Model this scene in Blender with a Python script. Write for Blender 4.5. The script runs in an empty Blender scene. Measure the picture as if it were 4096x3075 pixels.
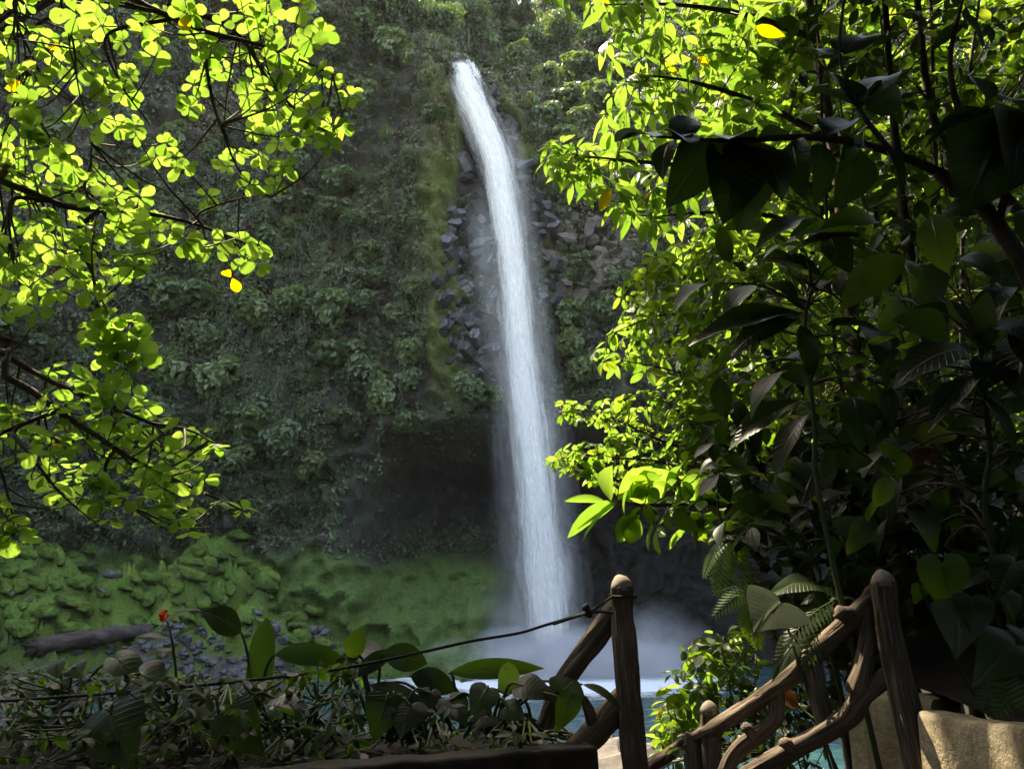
import bpy, math, random
import numpy as np
from mathutils import Vector, Matrix

random.seed(7)
RNG = np.random.default_rng(11)
S = bpy.context.scene
COL = S.collection
R = math.radians

# ------------------------------------------------------------------ camera
PITCH = R(13.0)
F = 3408.0                                     # focal length in photograph pixels (4096 wide)
cam = bpy.data.cameras.new('camera')
cam.sensor_fit = 'HORIZONTAL'; cam.sensor_width = 36.0; cam.lens = 36.0 * F / 4096.0
cam.clip_start = 0.05; cam.clip_end = 800.0
camo = bpy.data.objects.new('camera', cam); COL.objects.link(camo)
camo.location = (0, 0, 0); camo.rotation_euler = (R(90) + PITCH, 0, 0)
S.camera = camo

# ------------------------------------------------------------------ world, sun, exposure
SUN = Vector((-0.40, 0.50, 1.0)).normalized()   # direction towards the sun
elev = math.asin(SUN.z); azim = math.atan2(SUN.x, SUN.y)
W = bpy.data.worlds.new('World'); S.world = W; W.use_nodes = True
nt = W.node_tree; nt.nodes.clear()
sky = nt.nodes.new('ShaderNodeTexSky'); sky.sky_type = 'NISHITA'; sky.sun_disc = False
sky.sun_elevation = elev; sky.sun_rotation = azim
sky.air_density = 1.0; sky.dust_density = 1.5; sky.ozone_density = 1.0
bg = nt.nodes.new('ShaderNodeBackground'); bg.inputs['Strength'].default_value = 0.15
wo = nt.nodes.new('ShaderNodeOutputWorld')
nt.links.new(sky.outputs[0], bg.inputs[0]); nt.links.new(bg.outputs[0], wo.inputs[0])
sl = bpy.data.lights.new('sun', 'SUN'); sl.energy = 2.0; sl.angle = R(0.5); sl.color = (1.0, 0.95, 0.86)
so = bpy.data.objects.new('sun', sl); COL.objects.link(so)
so.rotation_euler = (-SUN).to_track_quat('-Z', 'Y').to_euler()
so.location = (-20, 30, 120)
vs = S.view_settings
vs.view_transform = 'Standard'; vs.look = 'None'; vs.gamma = 1.0; vs.use_curve_mapping = False
vs.exposure = 3.0
vs.use_white_balance = True; vs.white_balance_temperature = 8300; vs.white_balance_tint = 10
cy = S.cycles
cy.max_bounces = 8; cy.diffuse_bounces = 3; cy.glossy_bounces = 2; cy.transmission_bounces = 4
cy.transparent_max_bounces = 48; cy.volume_bounces = 1
cy.use_denoising = True
cy.sample_clamp_indirect = 8.0
cy.volume_step_rate = 3.0; cy.volume_max_steps = 128
cy.caustics_reflective = False; cy.caustics_refractive = False

# ------------------------------------------------------------------ helpers
CP, SP = math.cos(PITCH), math.sin(PITCH)
def at(px, py, y):
    """world point at distance y in front of the viewpoint, seen at that place of the photograph"""
    u = (px - 2048.0) / F; v = (1537.5 - py) / F
    t = y / (CP - v * SP)
    return Vector((u * t, y, t * (SP + v * CP)))
def proj(p):
    d = p[1] * CP + p[2] * SP
    if d < 0.05: return None
    return (2048 + F * p[0] / d, 1537.5 - F * (-p[1] * SP + p[2] * CP) / d, d)

def vnoise(p, seed=0):
    p = np.asarray(p, float); i = np.floor(p).astype(np.int64); f = p - i
    f = f * f * (3 - 2 * f)
    def h(a, b, c):
        n = (a * 374761393 + b * 668265263 + c * 2147483647 + seed * 1274126177) & 0xffffffff
        n = ((n ^ (n >> 13)) * 1274126177) & 0xffffffff
        n = (n ^ (n >> 16)) & 0xffffffff
        return n / 4294967295.0
    x, y, z = i[..., 0], i[..., 1], i[..., 2]
    fx, fy, fz = f[..., 0], f[..., 1], f[..., 2]
    def L(a, b, t): return a + (b - a) * t
    return L(L(L(h(x, y, z), h(x+1, y, z), fx), L(h(x, y+1, z), h(x+1, y+1, z), fx), fy),
             L(L(h(x, y, z+1), h(x+1, y, z+1), fx), L(h(x, y+1, z+1), h(x+1, y+1, z+1), fx), fy), fz)
def fbm(p, oct=4, seed=0):
    p = np.asarray(p, float); a, s, n = 0.5, 0.0, 0.0
    for o in range(oct):
        s = s + a * vnoise(p * 2 ** o, seed + o); n += a; a *= 0.5
    return s / n
def sstep(a, b, x):
    t = np.clip((np.asarray(x, float) - a) / (b - a), 0, 1); return t * t * (3 - 2 * t)

def mesh_np(name, verts, faces, uv=None, attrs=None, smooth=True):
    """verts (n,3); faces (m,k) array; uv (n,2) per vertex; attrs {name: (n,) or (n,3)} per vertex"""
    verts = np.asarray(verts, np.float32); faces = np.asarray(faces, np.int32)
    me = bpy.data.meshes.new(name)
    me.vertices.add(len(verts)); me.vertices.foreach_set('co', verts.ravel())
    m, k = faces.shape
    me.loops.add(m * k); me.loops.foreach_set('vertex_index', faces.ravel())
    me.polygons.add(m)
    me.polygons.foreach_set('loop_start', np.arange(0, m * k, k, dtype=np.int32))
    me.polygons.foreach_set('loop_total', np.full(m, k, np.int32))
    me.polygons.foreach_set('use_smooth', np.full(m, smooth, bool))
    if uv is not None:
        l = me.uv_layers.new(name='UVMap')
        l.data.foreach_set('uv', np.asarray(uv, np.float32)[faces.ravel()].ravel())
    for an, av in (attrs or {}).items():
        av = np.asarray(av, np.float32)
        if av.ndim == 1:
            a = me.attributes.new(an, 'FLOAT', 'POINT'); a.data.foreach_set('value', av)
        else:
            a = me.attributes.new(an, 'FLOAT_VECTOR', 'POINT'); a.data.foreach_set('vector', av.ravel())
    me.update(calc_edges=True); me.validate()
    return me

def link(name, me, mat=None, parent=None):
    o = bpy.data.objects.new(name, me); COL.objects.link(o)
    if mat is not None and me is not None and len(me.materials) == 0: me.materials.append(mat)
    if parent is not None: o.parent = parent
    return o
def tag(o, label, cat, group=None):
    o['label'] = label; o['category'] = cat
    if group: o['group'] = group
    return o
def empty(name, loc):
    o = bpy.data.objects.new(name, None); COL.objects.link(o); o.location = loc
    o.empty_display_size = 0.2
    bpy.context.view_layer.update() if False else None
    return o

def grid_faces(nu, nv, wrap=False):
    i = np.arange(nu - 1 if not wrap else nu); j = np.arange(nv - 1)
    I, J = np.meshgrid(i, j, indexing='ij'); I2 = (I + 1) % nu
    return np.stack([I * nv + J, I2 * nv + J, I2 * nv + J + 1, I * nv + J + 1], -1).reshape(-1, 4)

def catmull(pts, n):
    P = [Vector(p) for p in pts]; P = [P[0] * 2 - P[1]] + P + [P[-1] * 2 - P[-2]]
    out = []; seg = len(P) - 3
    for k in range(n):
        t = k / (n - 1) * seg; i = min(int(t), seg - 1); t -= i
        a, b, c, d = P[i], P[i+1], P[i+2], P[i+3]
        out.append(0.5 * ((2*b) + (c-a)*t + (2*a-5*b+4*c-d)*t*t + (3*b-a-3*c+d)*t**3))
    return out

def tube_arrays(pts, radii, sides=8, rough=0.0, groove=0.0, seed=0, cap=True):
    """swept tube: returns verts, quads (caps as degenerate-free rings closing to a point)"""
    pts = [Vector(p) for p in pts]; n = len(pts)
    T = [(pts[min(i+1, n-1)] - pts[max(i-1, 0)]).normalized() for i in range(n)]
    ref = Vector((0, 0, 1)) if abs(T[0].z) < 0.9 else Vector((1, 0, 0))
    N = (ref - T[0] * ref.dot(T[0])).normalized(); V = []
    rings = []
    if cap: rings.append((pts[0], T[0], N.copy(), radii[0] * 0.02))
    length = 0
    for i in range(n):
        N = (N - T[i] * N.dot(T[i])).normalized()
        if i: length += (pts[i] - pts[i-1]).length
        rings.append((pts[i], T[i], N.copy(), radii[i]))
    if cap: rings.append((pts[-1] + T[-1] * radii[-1] * 0.25, T[-1], N.copy(), radii[-1] * 0.45)); rings.append((pts[-1] + T[-1] * radii[-1] * 0.33, T[-1], N.copy(), radii[-1] * 0.02))
    for (p, t, nn, r) in rings:
        b = t.cross(nn)
        for s in range(sides):
            a = 2 * math.pi * s / sides
            V.append(p + (nn * math.cos(a) + b * math.sin(a)) * r)
    V = np.array([tuple(v) for v in V])
    k = len(rings)
    if rough > 0 or groove > 0:
        C = np.repeat(np.array([tuple(r[0]) for r in rings]), sides, 0)
        d = V - C; rr = np.linalg.norm(d, axis=1, keepdims=True) + 1e-6
        al = np.repeat(np.linspace(0, 1, k), sides)
        ang = np.tile(np.arange(sides) / sides, k) * 2 * math.pi
        q = np.stack([np.cos(ang) * 3, np.sin(ang) * 3, al * max(2, length * 5)], 1)
        g = np.stack([np.cos(ang) * 5, np.sin(ang) * 5, al * max(1, length * 2.0)], 1)
        fac = 1 + rough * 2 * (fbm(q * 0.8, 3, seed) - 0.5) - groove * np.clip(np.abs(fbm(g, 3, seed + 5) - 0.5) * -8 + 1, 0, 1)
        V = C + d * fac[:, None]
    f = []
    for i in range(k - 1):
        for s in range(sides):
            s2 = (s + 1) % sides
            f.append((i*sides+s, i*sides+s2, (i+1)*sides+s2, (i+1)*sides+s))
    return V, np.array(f)

def join(arrs):
    V, Fq, o = [], [], 0
    for v, f in arrs:
        V.append(v); Fq.append(f + o); o += len(v)
    return np.concatenate(V), np.concatenate(Fq)

# ------------------------------------------------------------------ materials
class NT:
    def __init__(s, name):
        s.m = bpy.data.materials.new(name); s.m.use_nodes = True
        s.t = s.m.node_tree; s.t.nodes.clear()
        s.out = s.n('ShaderNodeOutputMaterial')
    def n(s, typ, **kw):
        x = s.t.nodes.new(typ)
        for k, v in kw.items(): setattr(x, k, v)
        return x
    def l(s, a, b): s.t.links.new(a, b)
    def set(s, inp, v):
        if hasattr(v, 'is_output') or isinstance(v, bpy.types.NodeSocket): s.l(v, inp)
        else: inp.default_value = v
    def attr(s, name, vec=False):
        a = s.n('ShaderNodeAttribute', attribute_name=name); return a.outputs['Vector' if vec else 'Fac']
    def noise(s, scale, detail=4, rough=0.55, vec=None, dist=0.0):
        x = s.n('ShaderNodeTexNoise'); x.inputs['Scale'].default_value = scale
        x.inputs['Detail'].default_value = detail; x.inputs['Roughness'].default_value = rough
        x.inputs['Distortion'].default_value = dist
        if vec is not None: s.l(vec, x.inputs['Vector'])
        return x.outputs['Fac']
    def obj(s):
        return s.n('ShaderNodeTexCoord').outputs['Object']
    def geo_pos(s):
        return s.n('ShaderNodeNewGeometry').outputs['Position']
    def ramp(s, fac, stops):
        r = s.n('ShaderNodeValToRGB'); s.l(fac, r.inputs[0]); e = r.color_ramp.elements
        while len(e) < len(stops): e.new(0.5)
        for q, (p, c) in zip(e, stops):
            q.position = p; q.color = tuple(c) + (1.0,) if len(c) == 3 else c
        return r.outputs[0]
    def mix(s, fac, a, b):
        x = s.n('ShaderNodeMix', data_type='RGBA'); s.set(x.inputs[0], fac)
        for i, v in ((6, a), (7, b)):
            if isinstance(v, tuple): x.inputs[i].default_value = v + (1.0,) if len(v) == 3 else v
            else: s.l(v, x.inputs[i])
        return x.outputs[2]
    def math(s, op, a, b=0.0, clamp=False):
        x = s.n('ShaderNodeMath', operation=op, use_clamp=clamp); s.set(x.inputs[0], a); s.set(x.inputs[1], b)
        return x.outputs[0]
    def rng(s, v, a, b, c=0.0, d=1.0):
        x = s.n('ShaderNodeMapRange'); s.set(x.inputs[0], v)
        for i, q in enumerate((a, b, c, d)): x.inputs[i+1].default_value = q
        return x.outputs[0]
    def vmul(s, v, k):
        x = s.n('ShaderNodeVectorMath', operation='MULTIPLY'); s.l(v, x.inputs[0]); x.inputs[1].default_value = k
        return x.outputs[0]
    def bump(s, h, strength=0.5, dist=0.02):
        b = s.n('ShaderNodeBump'); b.inputs['Strength'].default_value = strength; b.inputs['Distance'].default_value = dist
        s.l(h, b.inputs['Height']); return b.outputs[0]
    def principled(s, col, rough=0.8, spec=0.3, normal=None):
        p = s.n('ShaderNodeBsdfPrincipled')
        s.set(p.inputs['Base Color'], (tuple(col) + (1.0,)) if isinstance(col, tuple) else col)
        s.set(p.inputs['Roughness'], rough); p.inputs['Specular IOR Level'].default_value = spec
        if normal is not None: s.l(normal, p.inputs['Normal'])
        return p
    def surf(s, sh): s.l(sh, s.out.inputs['Surface']); return s.m

def leaf_material(name, base, trans, base2=None, trans2=None, tfac=0.5, rough=0.42, spec=0.35, veins=5.0, spots=0.0):
    """thin leaf: reflects its base colour, lets sunlight through in its transmission colour"""
    g = NT(name); base2 = base2 or base; trans2 = trans2 or trans
    oi = g.n('ShaderNodeObjectInfo').outputs['Random']
    tint = g.math('FRACT', g.math('ADD', g.attr('tint'), oi))
    uvn = g.n('ShaderNodeUVMap').outputs[0]
    sep = g.n('ShaderNodeSeparateXYZ'); g.l(uvn, sep.inputs[0])
    ax = g.math('ABSOLUTE', sep.outputs[1])
    rib = g.rng(ax, 0.0, 0.09, 1.0, 0.0)
    w = g.math('FRACT', g.math('MULTIPLY', g.math('SUBTRACT', sep.outputs[0], g.math('MULTIPLY', ax, 0.16)), veins * 2))
    vein = g.rng(g.math('ABSOLUTE', g.math('SUBTRACT', w, 0.5)), 0.0, 0.12, 0.55, 0.0)
    vv = g.math('MAXIMUM', rib, vein)
    c = g.mix(tint, base, base2); t = g.mix(tint, trans, trans2)
    c = g.mix(g.math('MULTIPLY', vv, 0.35), c, (0.16, 0.22, 0.07))
    t = g.mix(g.math('MULTIPLY', vv, 0.30), t, tuple(x * 0.45 for x in trans))
    if spots:
        nz = g.noise(28, 2, 0.5, g.geo_pos())
        k = g.rng(nz, 0.66, 0.72, 0.0, spots)
        c = g.mix(k, c, (0.10, 0.05, 0.015)); t = g.mix(k, t, (0.10, 0.04, 0.005))
    p = g.principled(c, rough, spec, g.bump(vv, 0.5, 0.006))
    tr = g.n('ShaderNodeBsdfTranslucent'); g.l(t, tr.inputs[0])
    m = g.n('ShaderNodeMixShader'); m.inputs[0].default_value = tfac
    g.l(p.outputs[0], m.inputs[1]); g.l(tr.outputs[0], m.inputs[2])
    return g.surf(m.outputs[0])

M = {}
M['leaf_left'] = leaf_material('almond_leaf', (0.06, 0.13, 0.02), (0.16, 0.33, 0.03), (0.07, 0.15, 0.022), (0.36, 0.58, 0.075), 0.60, 0.40, 0.3, 4.5, 0.75)
M['leaf_yellow'] = leaf_material('yellowed_leaf', (0.28, 0.20, 0.02), (0.95, 0.65, 0.02), tfac=0.62, veins=4.5, spots=0.8)
M['leaf_right'] = leaf_material('lance_leaf', (0.055, 0.12, 0.018), (0.14, 0.30, 0.025), (0.07, 0.15, 0.02), (0.33, 0.54, 0.065), 0.58, 0.30, 0.5, 6, 0.7)
M['leaf_mid'] = leaf_material('thicket_leaf', (0.04, 0.08, 0.018), (0.12, 0.25, 0.012), (0.06, 0.11, 0.02), (0.36, 0.50, 0.04), 0.5, 0.35, 0.45, 5)
M['leaf_dark'] = leaf_material('thick_leaf', (0.011, 0.021, 0.008), (0.03, 0.075, 0.005), (0.019, 0.033, 0.012), (0.07, 0.14, 0.007), 0.35, 0.36, 0.3, 7, 0.5)  # shade of the near plants is put into this darker leaf colour
M['leaf_big'] = leaf_material('broad_leaf', (0.018, 0.036, 0.011), (0.07, 0.18, 0.008), (0.028, 0.05, 0.014), (0.13, 0.27, 0.01), 0.42, 0.42, 0.3, 9, 0.3)
M['leaf_grey'] = leaf_material('grey_green_leaf', (0.038, 0.050, 0.030), (0.10, 0.16, 0.02), (0.03, 0.045, 0.02), (0.12, 0.24, 0.02), 0.35, 0.45, 0.4, 6)
M['leaf_brown'] = leaf_material('dead_leaf', (0.22, 0.09, 0.04), (0.5, 0.16, 0.04), (0.3, 0.15, 0.08), (0.5, 0.2, 0.05), 0.35, 0.7, 0.2, 5)
M['leaf_fern'] = leaf_material('fern_leaf', (0.06, 0.13, 0.025), (0.26, 0.52, 0.015), (0.08, 0.16, 0.03), (0.42, 0.65, 0.02), 0.5, 0.45, 0.35, 1)
M['petal_red'] = leaf_material('red_petal', (0.45, 0.03, 0.01), (0.7, 0.08, 0.01), tfac=0.4, veins=0.1)

def simple(name, c1, c2, scale, rough=0.85, bs=0.5, bd=0.01, stretch=None, spec=0.25, detail=6):
    g = NT(name); v = g.obj()
    if stretch: v = g.vmul(v, stretch)
    nz = g.noise(scale, detail, 0.6, v)
    n2 = g.noise(scale * 5, 3, 0.6, v)
    c = g.ramp(g.math('ADD', g.math('MULTIPLY', nz, 0.7), g.math('MULTIPLY', n2, 0.3)), [(0.35, c1), (0.65, c2)])
    return g.surf(g.principled(c, rough, spec, g.bump(g.math('ADD', nz, g.math('MULTIPLY', n2, 0.5)), bs, bd)).outputs[0])
M['bark'] = simple('bark', (0.035, 0.026, 0.018), (0.10, 0.08, 0.06), 9, 0.85, 0.8, 0.01, (1, 1, 0.3))
M['twig'] = simple('twig_bark', (0.05, 0.035, 0.02), (0.12, 0.08, 0.05), 30, 0.7, 0.4, 0.003)
M['stem'] = simple('green_stem', (0.04, 0.06, 0.02), (0.07, 0.09, 0.03), 12, 0.5, 0.2, 0.003)
M['log_concrete'] = simple('faux_log_concrete', (0.05, 0.036, 0.026), (0.24, 0.185, 0.135), 11, 0.8, 1.0, 0.012, spec=0.25)
g = NT('faux_log_cement'); gv = g.attr('grain', True)
b1 = g.noise(1.0, 5, .65, g.vmul(gv, (5.0, 5.0, 2.2)), .4); b2 = g.noise(1.0, 4, .6, g.vmul(gv, (11, 11, 5.0)), .3); b3 = g.noise(3.0, 4, .6, g.geo_pos())
gr = g.rng(g.math('ABSOLUTE', g.math('SUBTRACT', b1, .5)), 0.0, .07, 0.0, 1.0)
cc = g.ramp(g.math('ADD', g.math('MULTIPLY', b2, .5), g.math('MULTIPLY', b3, .5)), [(.35, (0.09, 0.066, 0.048)), (.65, (0.29, 0.225, 0.165))])
cc = g.mix(g.math('MULTIPLY', g.math('SUBTRACT', 1.0, gr), .6), cc, (0.04, 0.03, 0.022))
cc = g.mix(g.rng(g.noise(2.2, 3, .6, g.geo_pos()), .58, .7, 0, .55), cc, (0.06, 0.075, 0.03))
M['log_concrete'] = g.surf(g.principled(cc, .85, .2, g.bump(g.math('ADD', g.math('MULTIPLY', gr, .6), g.math('MULTIPLY', b2, .6)), .8, .008)).outputs[0])
M['cut_end'] = simple('pale_cut_end', (0.26, 0.21, 0.16), (0.38, 0.32, 0.25), 25, 0.85, 0.4, 0.003)
M['plaster'] = simple('planter_plaster', (0.34, 0.28, 0.18), (0.58, 0.50, 0.35), 4, 0.85, 0.55, 0.012)
g = NT('planter_plaster_stained'); pos = g.geo_pos(); p1 = g.noise(4, 6, .6, pos); p2 = g.noise(30, 4, .7, pos); p3 = g.noise(3.5, 4, .65, g.vmul(pos, (1.6, 1.6, .25)))
cc = g.ramp(g.math('ADD', g.math('MULTIPLY', p1, .6), g.math('MULTIPLY', p2, .4)), [(.35, (0.30, 0.25, 0.16)), (.65, (0.56, 0.48, 0.33))])
cc = g.mix(g.rng(p3, .50, .68, 0, .75), cc, (0.12, 0.10, 0.06)); cc = g.mix(g.rng(g.noise(9, 3, .6, pos), .62, .7, 0, .6), cc, (0.10, 0.11, 0.05))
M['plaster'] = g.surf(g.principled(cc, .9, .2, g.bump(g.math('ADD', p1, g.math('MULTIPLY', p2, .8)), .9, .015)).outputs[0])
M['old_concrete'] = simple('old_concrete', (0.010, 0.009, 0.007), (0.040, 0.033, 0.025), 6, 0.9, 0.6, 0.01)
M['rope'] = simple('rope', (0.012, 0.012, 0.012), (0.035, 0.03, 0.028), 60, 0.8, 0.5, 0.003)
M['soil'] = simple('soil', (0.006, 0.005, 0.0035), (0.020, 0.014, 0.010), 5, 0.95, 0.8, 0.03)
M['boulder'] = simple('pale_boulder', (0.09, 0.075, 0.055), (0.20, 0.17, 0.13), 1.2, 0.85, 0.6, 0.06)
M['wet_rock'] = simple('wet_basalt', (0.020, 0.020, 0.021), (0.085, 0.083, 0.086), 0.9, 0.38, 0.7, 0.12, spec=0.5)
M['brown_rock'] = simple('brown_basalt', (0.06, 0.048, 0.040), (0.155, 0.125, 0.105), 0.9, 0.7, 0.7, 0.12, spec=0.35)
M['bank_rock'] = simple('bank_stone', (0.045, 0.042, 0.042), (0.13, 0.12, 0.115), 1.4, 0.75, 0.7, 0.08)
M['driftwood'] = simple('driftwood', (0.03, 0.022, 0.018), (0.11, 0.08, 0.065), 3, 0.85, 0.9, 0.05, (0.25, 1, 1))
M['vine_stem'] = simple('vine_stem', (0.045, 0.04, 0.026), (0.12, 0.10, 0.07), 3, 0.9, 0.3, 0.02)

# ------------------------------------------------------------------ leaf shapes
def leaf_proto(name, L, Wd, profile, n=6, fold=0.25, droop=0.25, wave=0.0, serr=0.0, twist=0.0):
    """a leaf blade along +X, upper side +Z, with its midrib folded and its tip drooping; 3 vertices per station"""
    V, UV = [], []
    for i in range(n + 1):
        t = i / n
        w = max(profile(t), 0.0) * Wd
        if serr and 0 < i < n: w *= 1 + serr * (1 if i % 2 else -1)
        a = droop * t
        x = L * (math.sin(a) / droop if abs(droop) > 1e-3 else t); z = -L * ((1 - math.cos(a)) / droop if abs(droop) > 1e-3 else 0)
        dz = wave * L * math.sin(t * 9.0)
        for s in (-1, 0, 1):
            y = s * w * math.cos(fold); zz = abs(s) * w * math.sin(fold) + s * dz * (w / max(Wd, 1e-6)) + s * w * twist * t
            V.append((x - math.sin(a) * zz * 0.0, y, z + zz)); UV.append((t, s))
    Fq = []
    for i in range(n):
        for s in (0, 1):
            Fq.append((i*3+s, (i+1)*3+s, (i+1)*3+s+1, i*3+s+1))
    return dict(name=name, V=np.array(V), F=np.array(Fq), UV=np.array(UV), L=L)
def heart_proto(name, L, Wd, droop=0.4, fold=0.18):
    """heart-shaped blade: petiole joins at the origin, lobes behind it, tip at +X"""
    half = [(1.0, .0), (.86, .10), (.68, .22), (.48, .34), (.28, .43), (.08, .47), (-.10, .43), (-.22, .31), (-.26, .18), (-.20, .07), (-.05, .012)]
    out = half + [(x, -y) for x, y in half[-1:0:-1]]; n = len(out); V = [(0, 0, 0)]; UV = [(0.3, 0)]
    for r in (0.5, 1.0):
        for (hx, hy) in out:
            x = hx * L * r; y = hy * Wd * 1.6 * r
            z = abs(y) * fold - droop * (x * x / L if x > 0 else x * x / L * 0.5) - 0.25 * y * y / Wd + .02 * L * math.sin(hx * 9) * r
            V.append((x, y, z)); UV.append((0.3 + 0.7 * hx * r, hy * 2 * r))
    Fq = []
    for k in range(n):
        k2 = (k + 1) % n
        Fq.append((1 + k, 1 + n + k, 1 + n + k2, 1 + k2))
    for k in range(0, n, 2):
        Fq.append((0, 1 + k, 1 + (k + 1) % n, 1 + (k + 2) % n))
    return dict(name=name, V=np.array(V), F=np.array(Fq), UV=np.array(UV), L=L)
obov = lambda t: (math.sin(math.pi * min(1, t ** 1.25)) ** 0.62) * (0.72 + 0.38 * t) if t > 0 else 0.02
ellip = lambda t: math.sin(math.pi * t) ** 0.85 * (1.05 - 0.15 * t) + 0.012
lance = lambda t: math.sin(math.pi * t ** 0.85) ** 1.05 + 0.012
ovate = lambda t: (math.sin(math.pi * t ** 0.72) ** 0.8) * (1 - 0.15 * t) + 0.015
strap = lambda t: min(1.0, (t * 5) ** 0.7) * (1 - t ** 5) ** 0.8 + 0.01
LP = {}
LP['obov'] = [leaf_proto('leaf', 1, 0.36, obov, 8, 0.14, 0.25, 0.01, 0.03), leaf_proto('leaf', 1, 0.41, obov, 8, 0.05, -0.15, 0.02, 0.03), leaf_proto('leaf', 1, 0.33, obov, 8, 0.28, 0.5, 0.015, 0.03)]
LP['lance'] = [leaf_proto('leaf', 1, 0.19, lance, 6, 0.3, 0.5, 0.01), leaf_proto('leaf', 1, 0.22, lance, 6, 0.15, 0.8, 0.02), leaf_proto('leaf', 1, 0.17, lance, 6, 0.4, 0.2, 0.01)]
LP['ellip'] = [leaf_proto('leaf', 1, 0.26, ellip, 6, 0.2, 0.4, 0.015), leaf_proto('leaf', 1, 0.30, ellip, 6, 0.1, 0.15, 0.02), leaf_proto('leaf', 1, 0.24, ellip, 6, 0.35, 0.7, 0.01)]
LP['ovate'] = [leaf_proto('leaf', 1, 0.28, ovate, 8, 0.22, 0.6, 0.02), leaf_proto('leaf', 1, 0.33, ovate, 8, 0.12, 0.9, 0.025), leaf_proto('leaf', 1, 0.25, ovate, 8, 0.4, 0.35, 0.02)]
LP['big'] = [leaf_proto('leaf', 1, 0.20, ellip, 10, 0.3, 0.8, 0.02), leaf_proto('leaf', 1, 0.24, ellip, 10, 0.2, 1.2, 0.025)]
LP['strap'] = [leaf_proto('leaf', 1, 0.15, strap, 10, 0.25, 0.2, 0.01), leaf_proto('leaf', 1, 0.13, lance, 10, 0.2, 0.9, 0.01)]
LP['heart'] = [heart_proto('leaf', 1, 0.62, 0.35), heart_proto('leaf', 1, 0.55, 0.6)]
LP['simple'] = [leaf_proto('leaf', 1, 0.26, ellip, 2, 0.25, 0.4), leaf_proto('leaf', 1, 0.34, ovate, 2, 0.15, 0.5)]
def fern_proto(name, droop=0.9, npin=13):
    """a fern frond along +X: a stalk with paired leaflets that shorten to the tip"""
    V, Fq, UV = [], [], []
    def pt(t):
        a = droop * t; return Vector((math.sin(a) / droop, 0, -(1 - math.cos(a)) / droop)), a
    for i in range(npin):
        t = 0.12 + 0.86 * i / npin; p, a = pt(t)
        ln = 0.26 * math.sin(math.pi * (0.12 + 0.86 * t) ** 0.8) + 0.02; wd = 0.030
        fx = Vector((math.cos(a), 0, -math.sin(a)))
        for s in (-1, 1):
            d = (Vector((0, s, 0)) * 0.9 + fx * 0.45 - Vector((0, 0, 0.15))).normalized()
            b = len(V)
            for q in (p - fx * wd, p + d * ln * 0.55 - fx * wd * 0.9, p + d * ln, p + fx * wd * 0.9 + d * ln * 0.45):
                V.append(tuple(q)); UV.append((t, 0.5 * s))
            Fq.append((b, b+1, b+2, b+3))
    b = len(V)
    for i in range(9):
        p, a = pt(i / 8)
        for s in (-1, 1): V.append((p.x, s * 0.008 * (1.1 - i / 8), p.z + 0.002)); UV.append((i / 8, 0.0))
    for i in range(8): Fq.append((b+2*i, b+2*i+2, b+2*i+3, b+2*i+1))
    return dict(name=name, V=np.array(V), F=np.array(Fq), UV=np.array(UV), L=1.0)
LP['fern'] = [fern_proto('frond', 0.9), fern_proto('frond', 1.4, 15), fern_proto('frond', 0.5, 12)]
_pm = {}
def proto_mesh(key, idx, mat):
    k = (key, idx, mat)
    if k not in _pm:
        p = LP[key][idx]
        me = mesh_np(p['name'], p['V'], p['F'], p['UV'], {'tint': np.zeros(len(p['V']))})
        me.materials.append(M[mat]); _pm[k] = me
    return _pm[k]

def frame(pos, d, up, size, wid=1.0):
    """matrix for a leaf at pos growing along d with its upper side towards up"""
    d = Vector(d).normalized(); up = Vector(up)
    y = up.cross(d)
    if y.length < 1e-4: y = Vector((1, 0.2, 0.1)).cross(d)
    y.normalize(); z = d.cross(y)
    m = np.eye(4)
    m[:3, 0] = np.array(d) * size; m[:3, 1] = np.array(y) * size * wid; m[:3, 2] = np.array(z) * size
    m[:3, 3] = np.array(pos); return m
def rv(s=1.0): return Vector((random.uniform(-s, s), random.uniform(-s, s), random.uniform(-s, s)))

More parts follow.
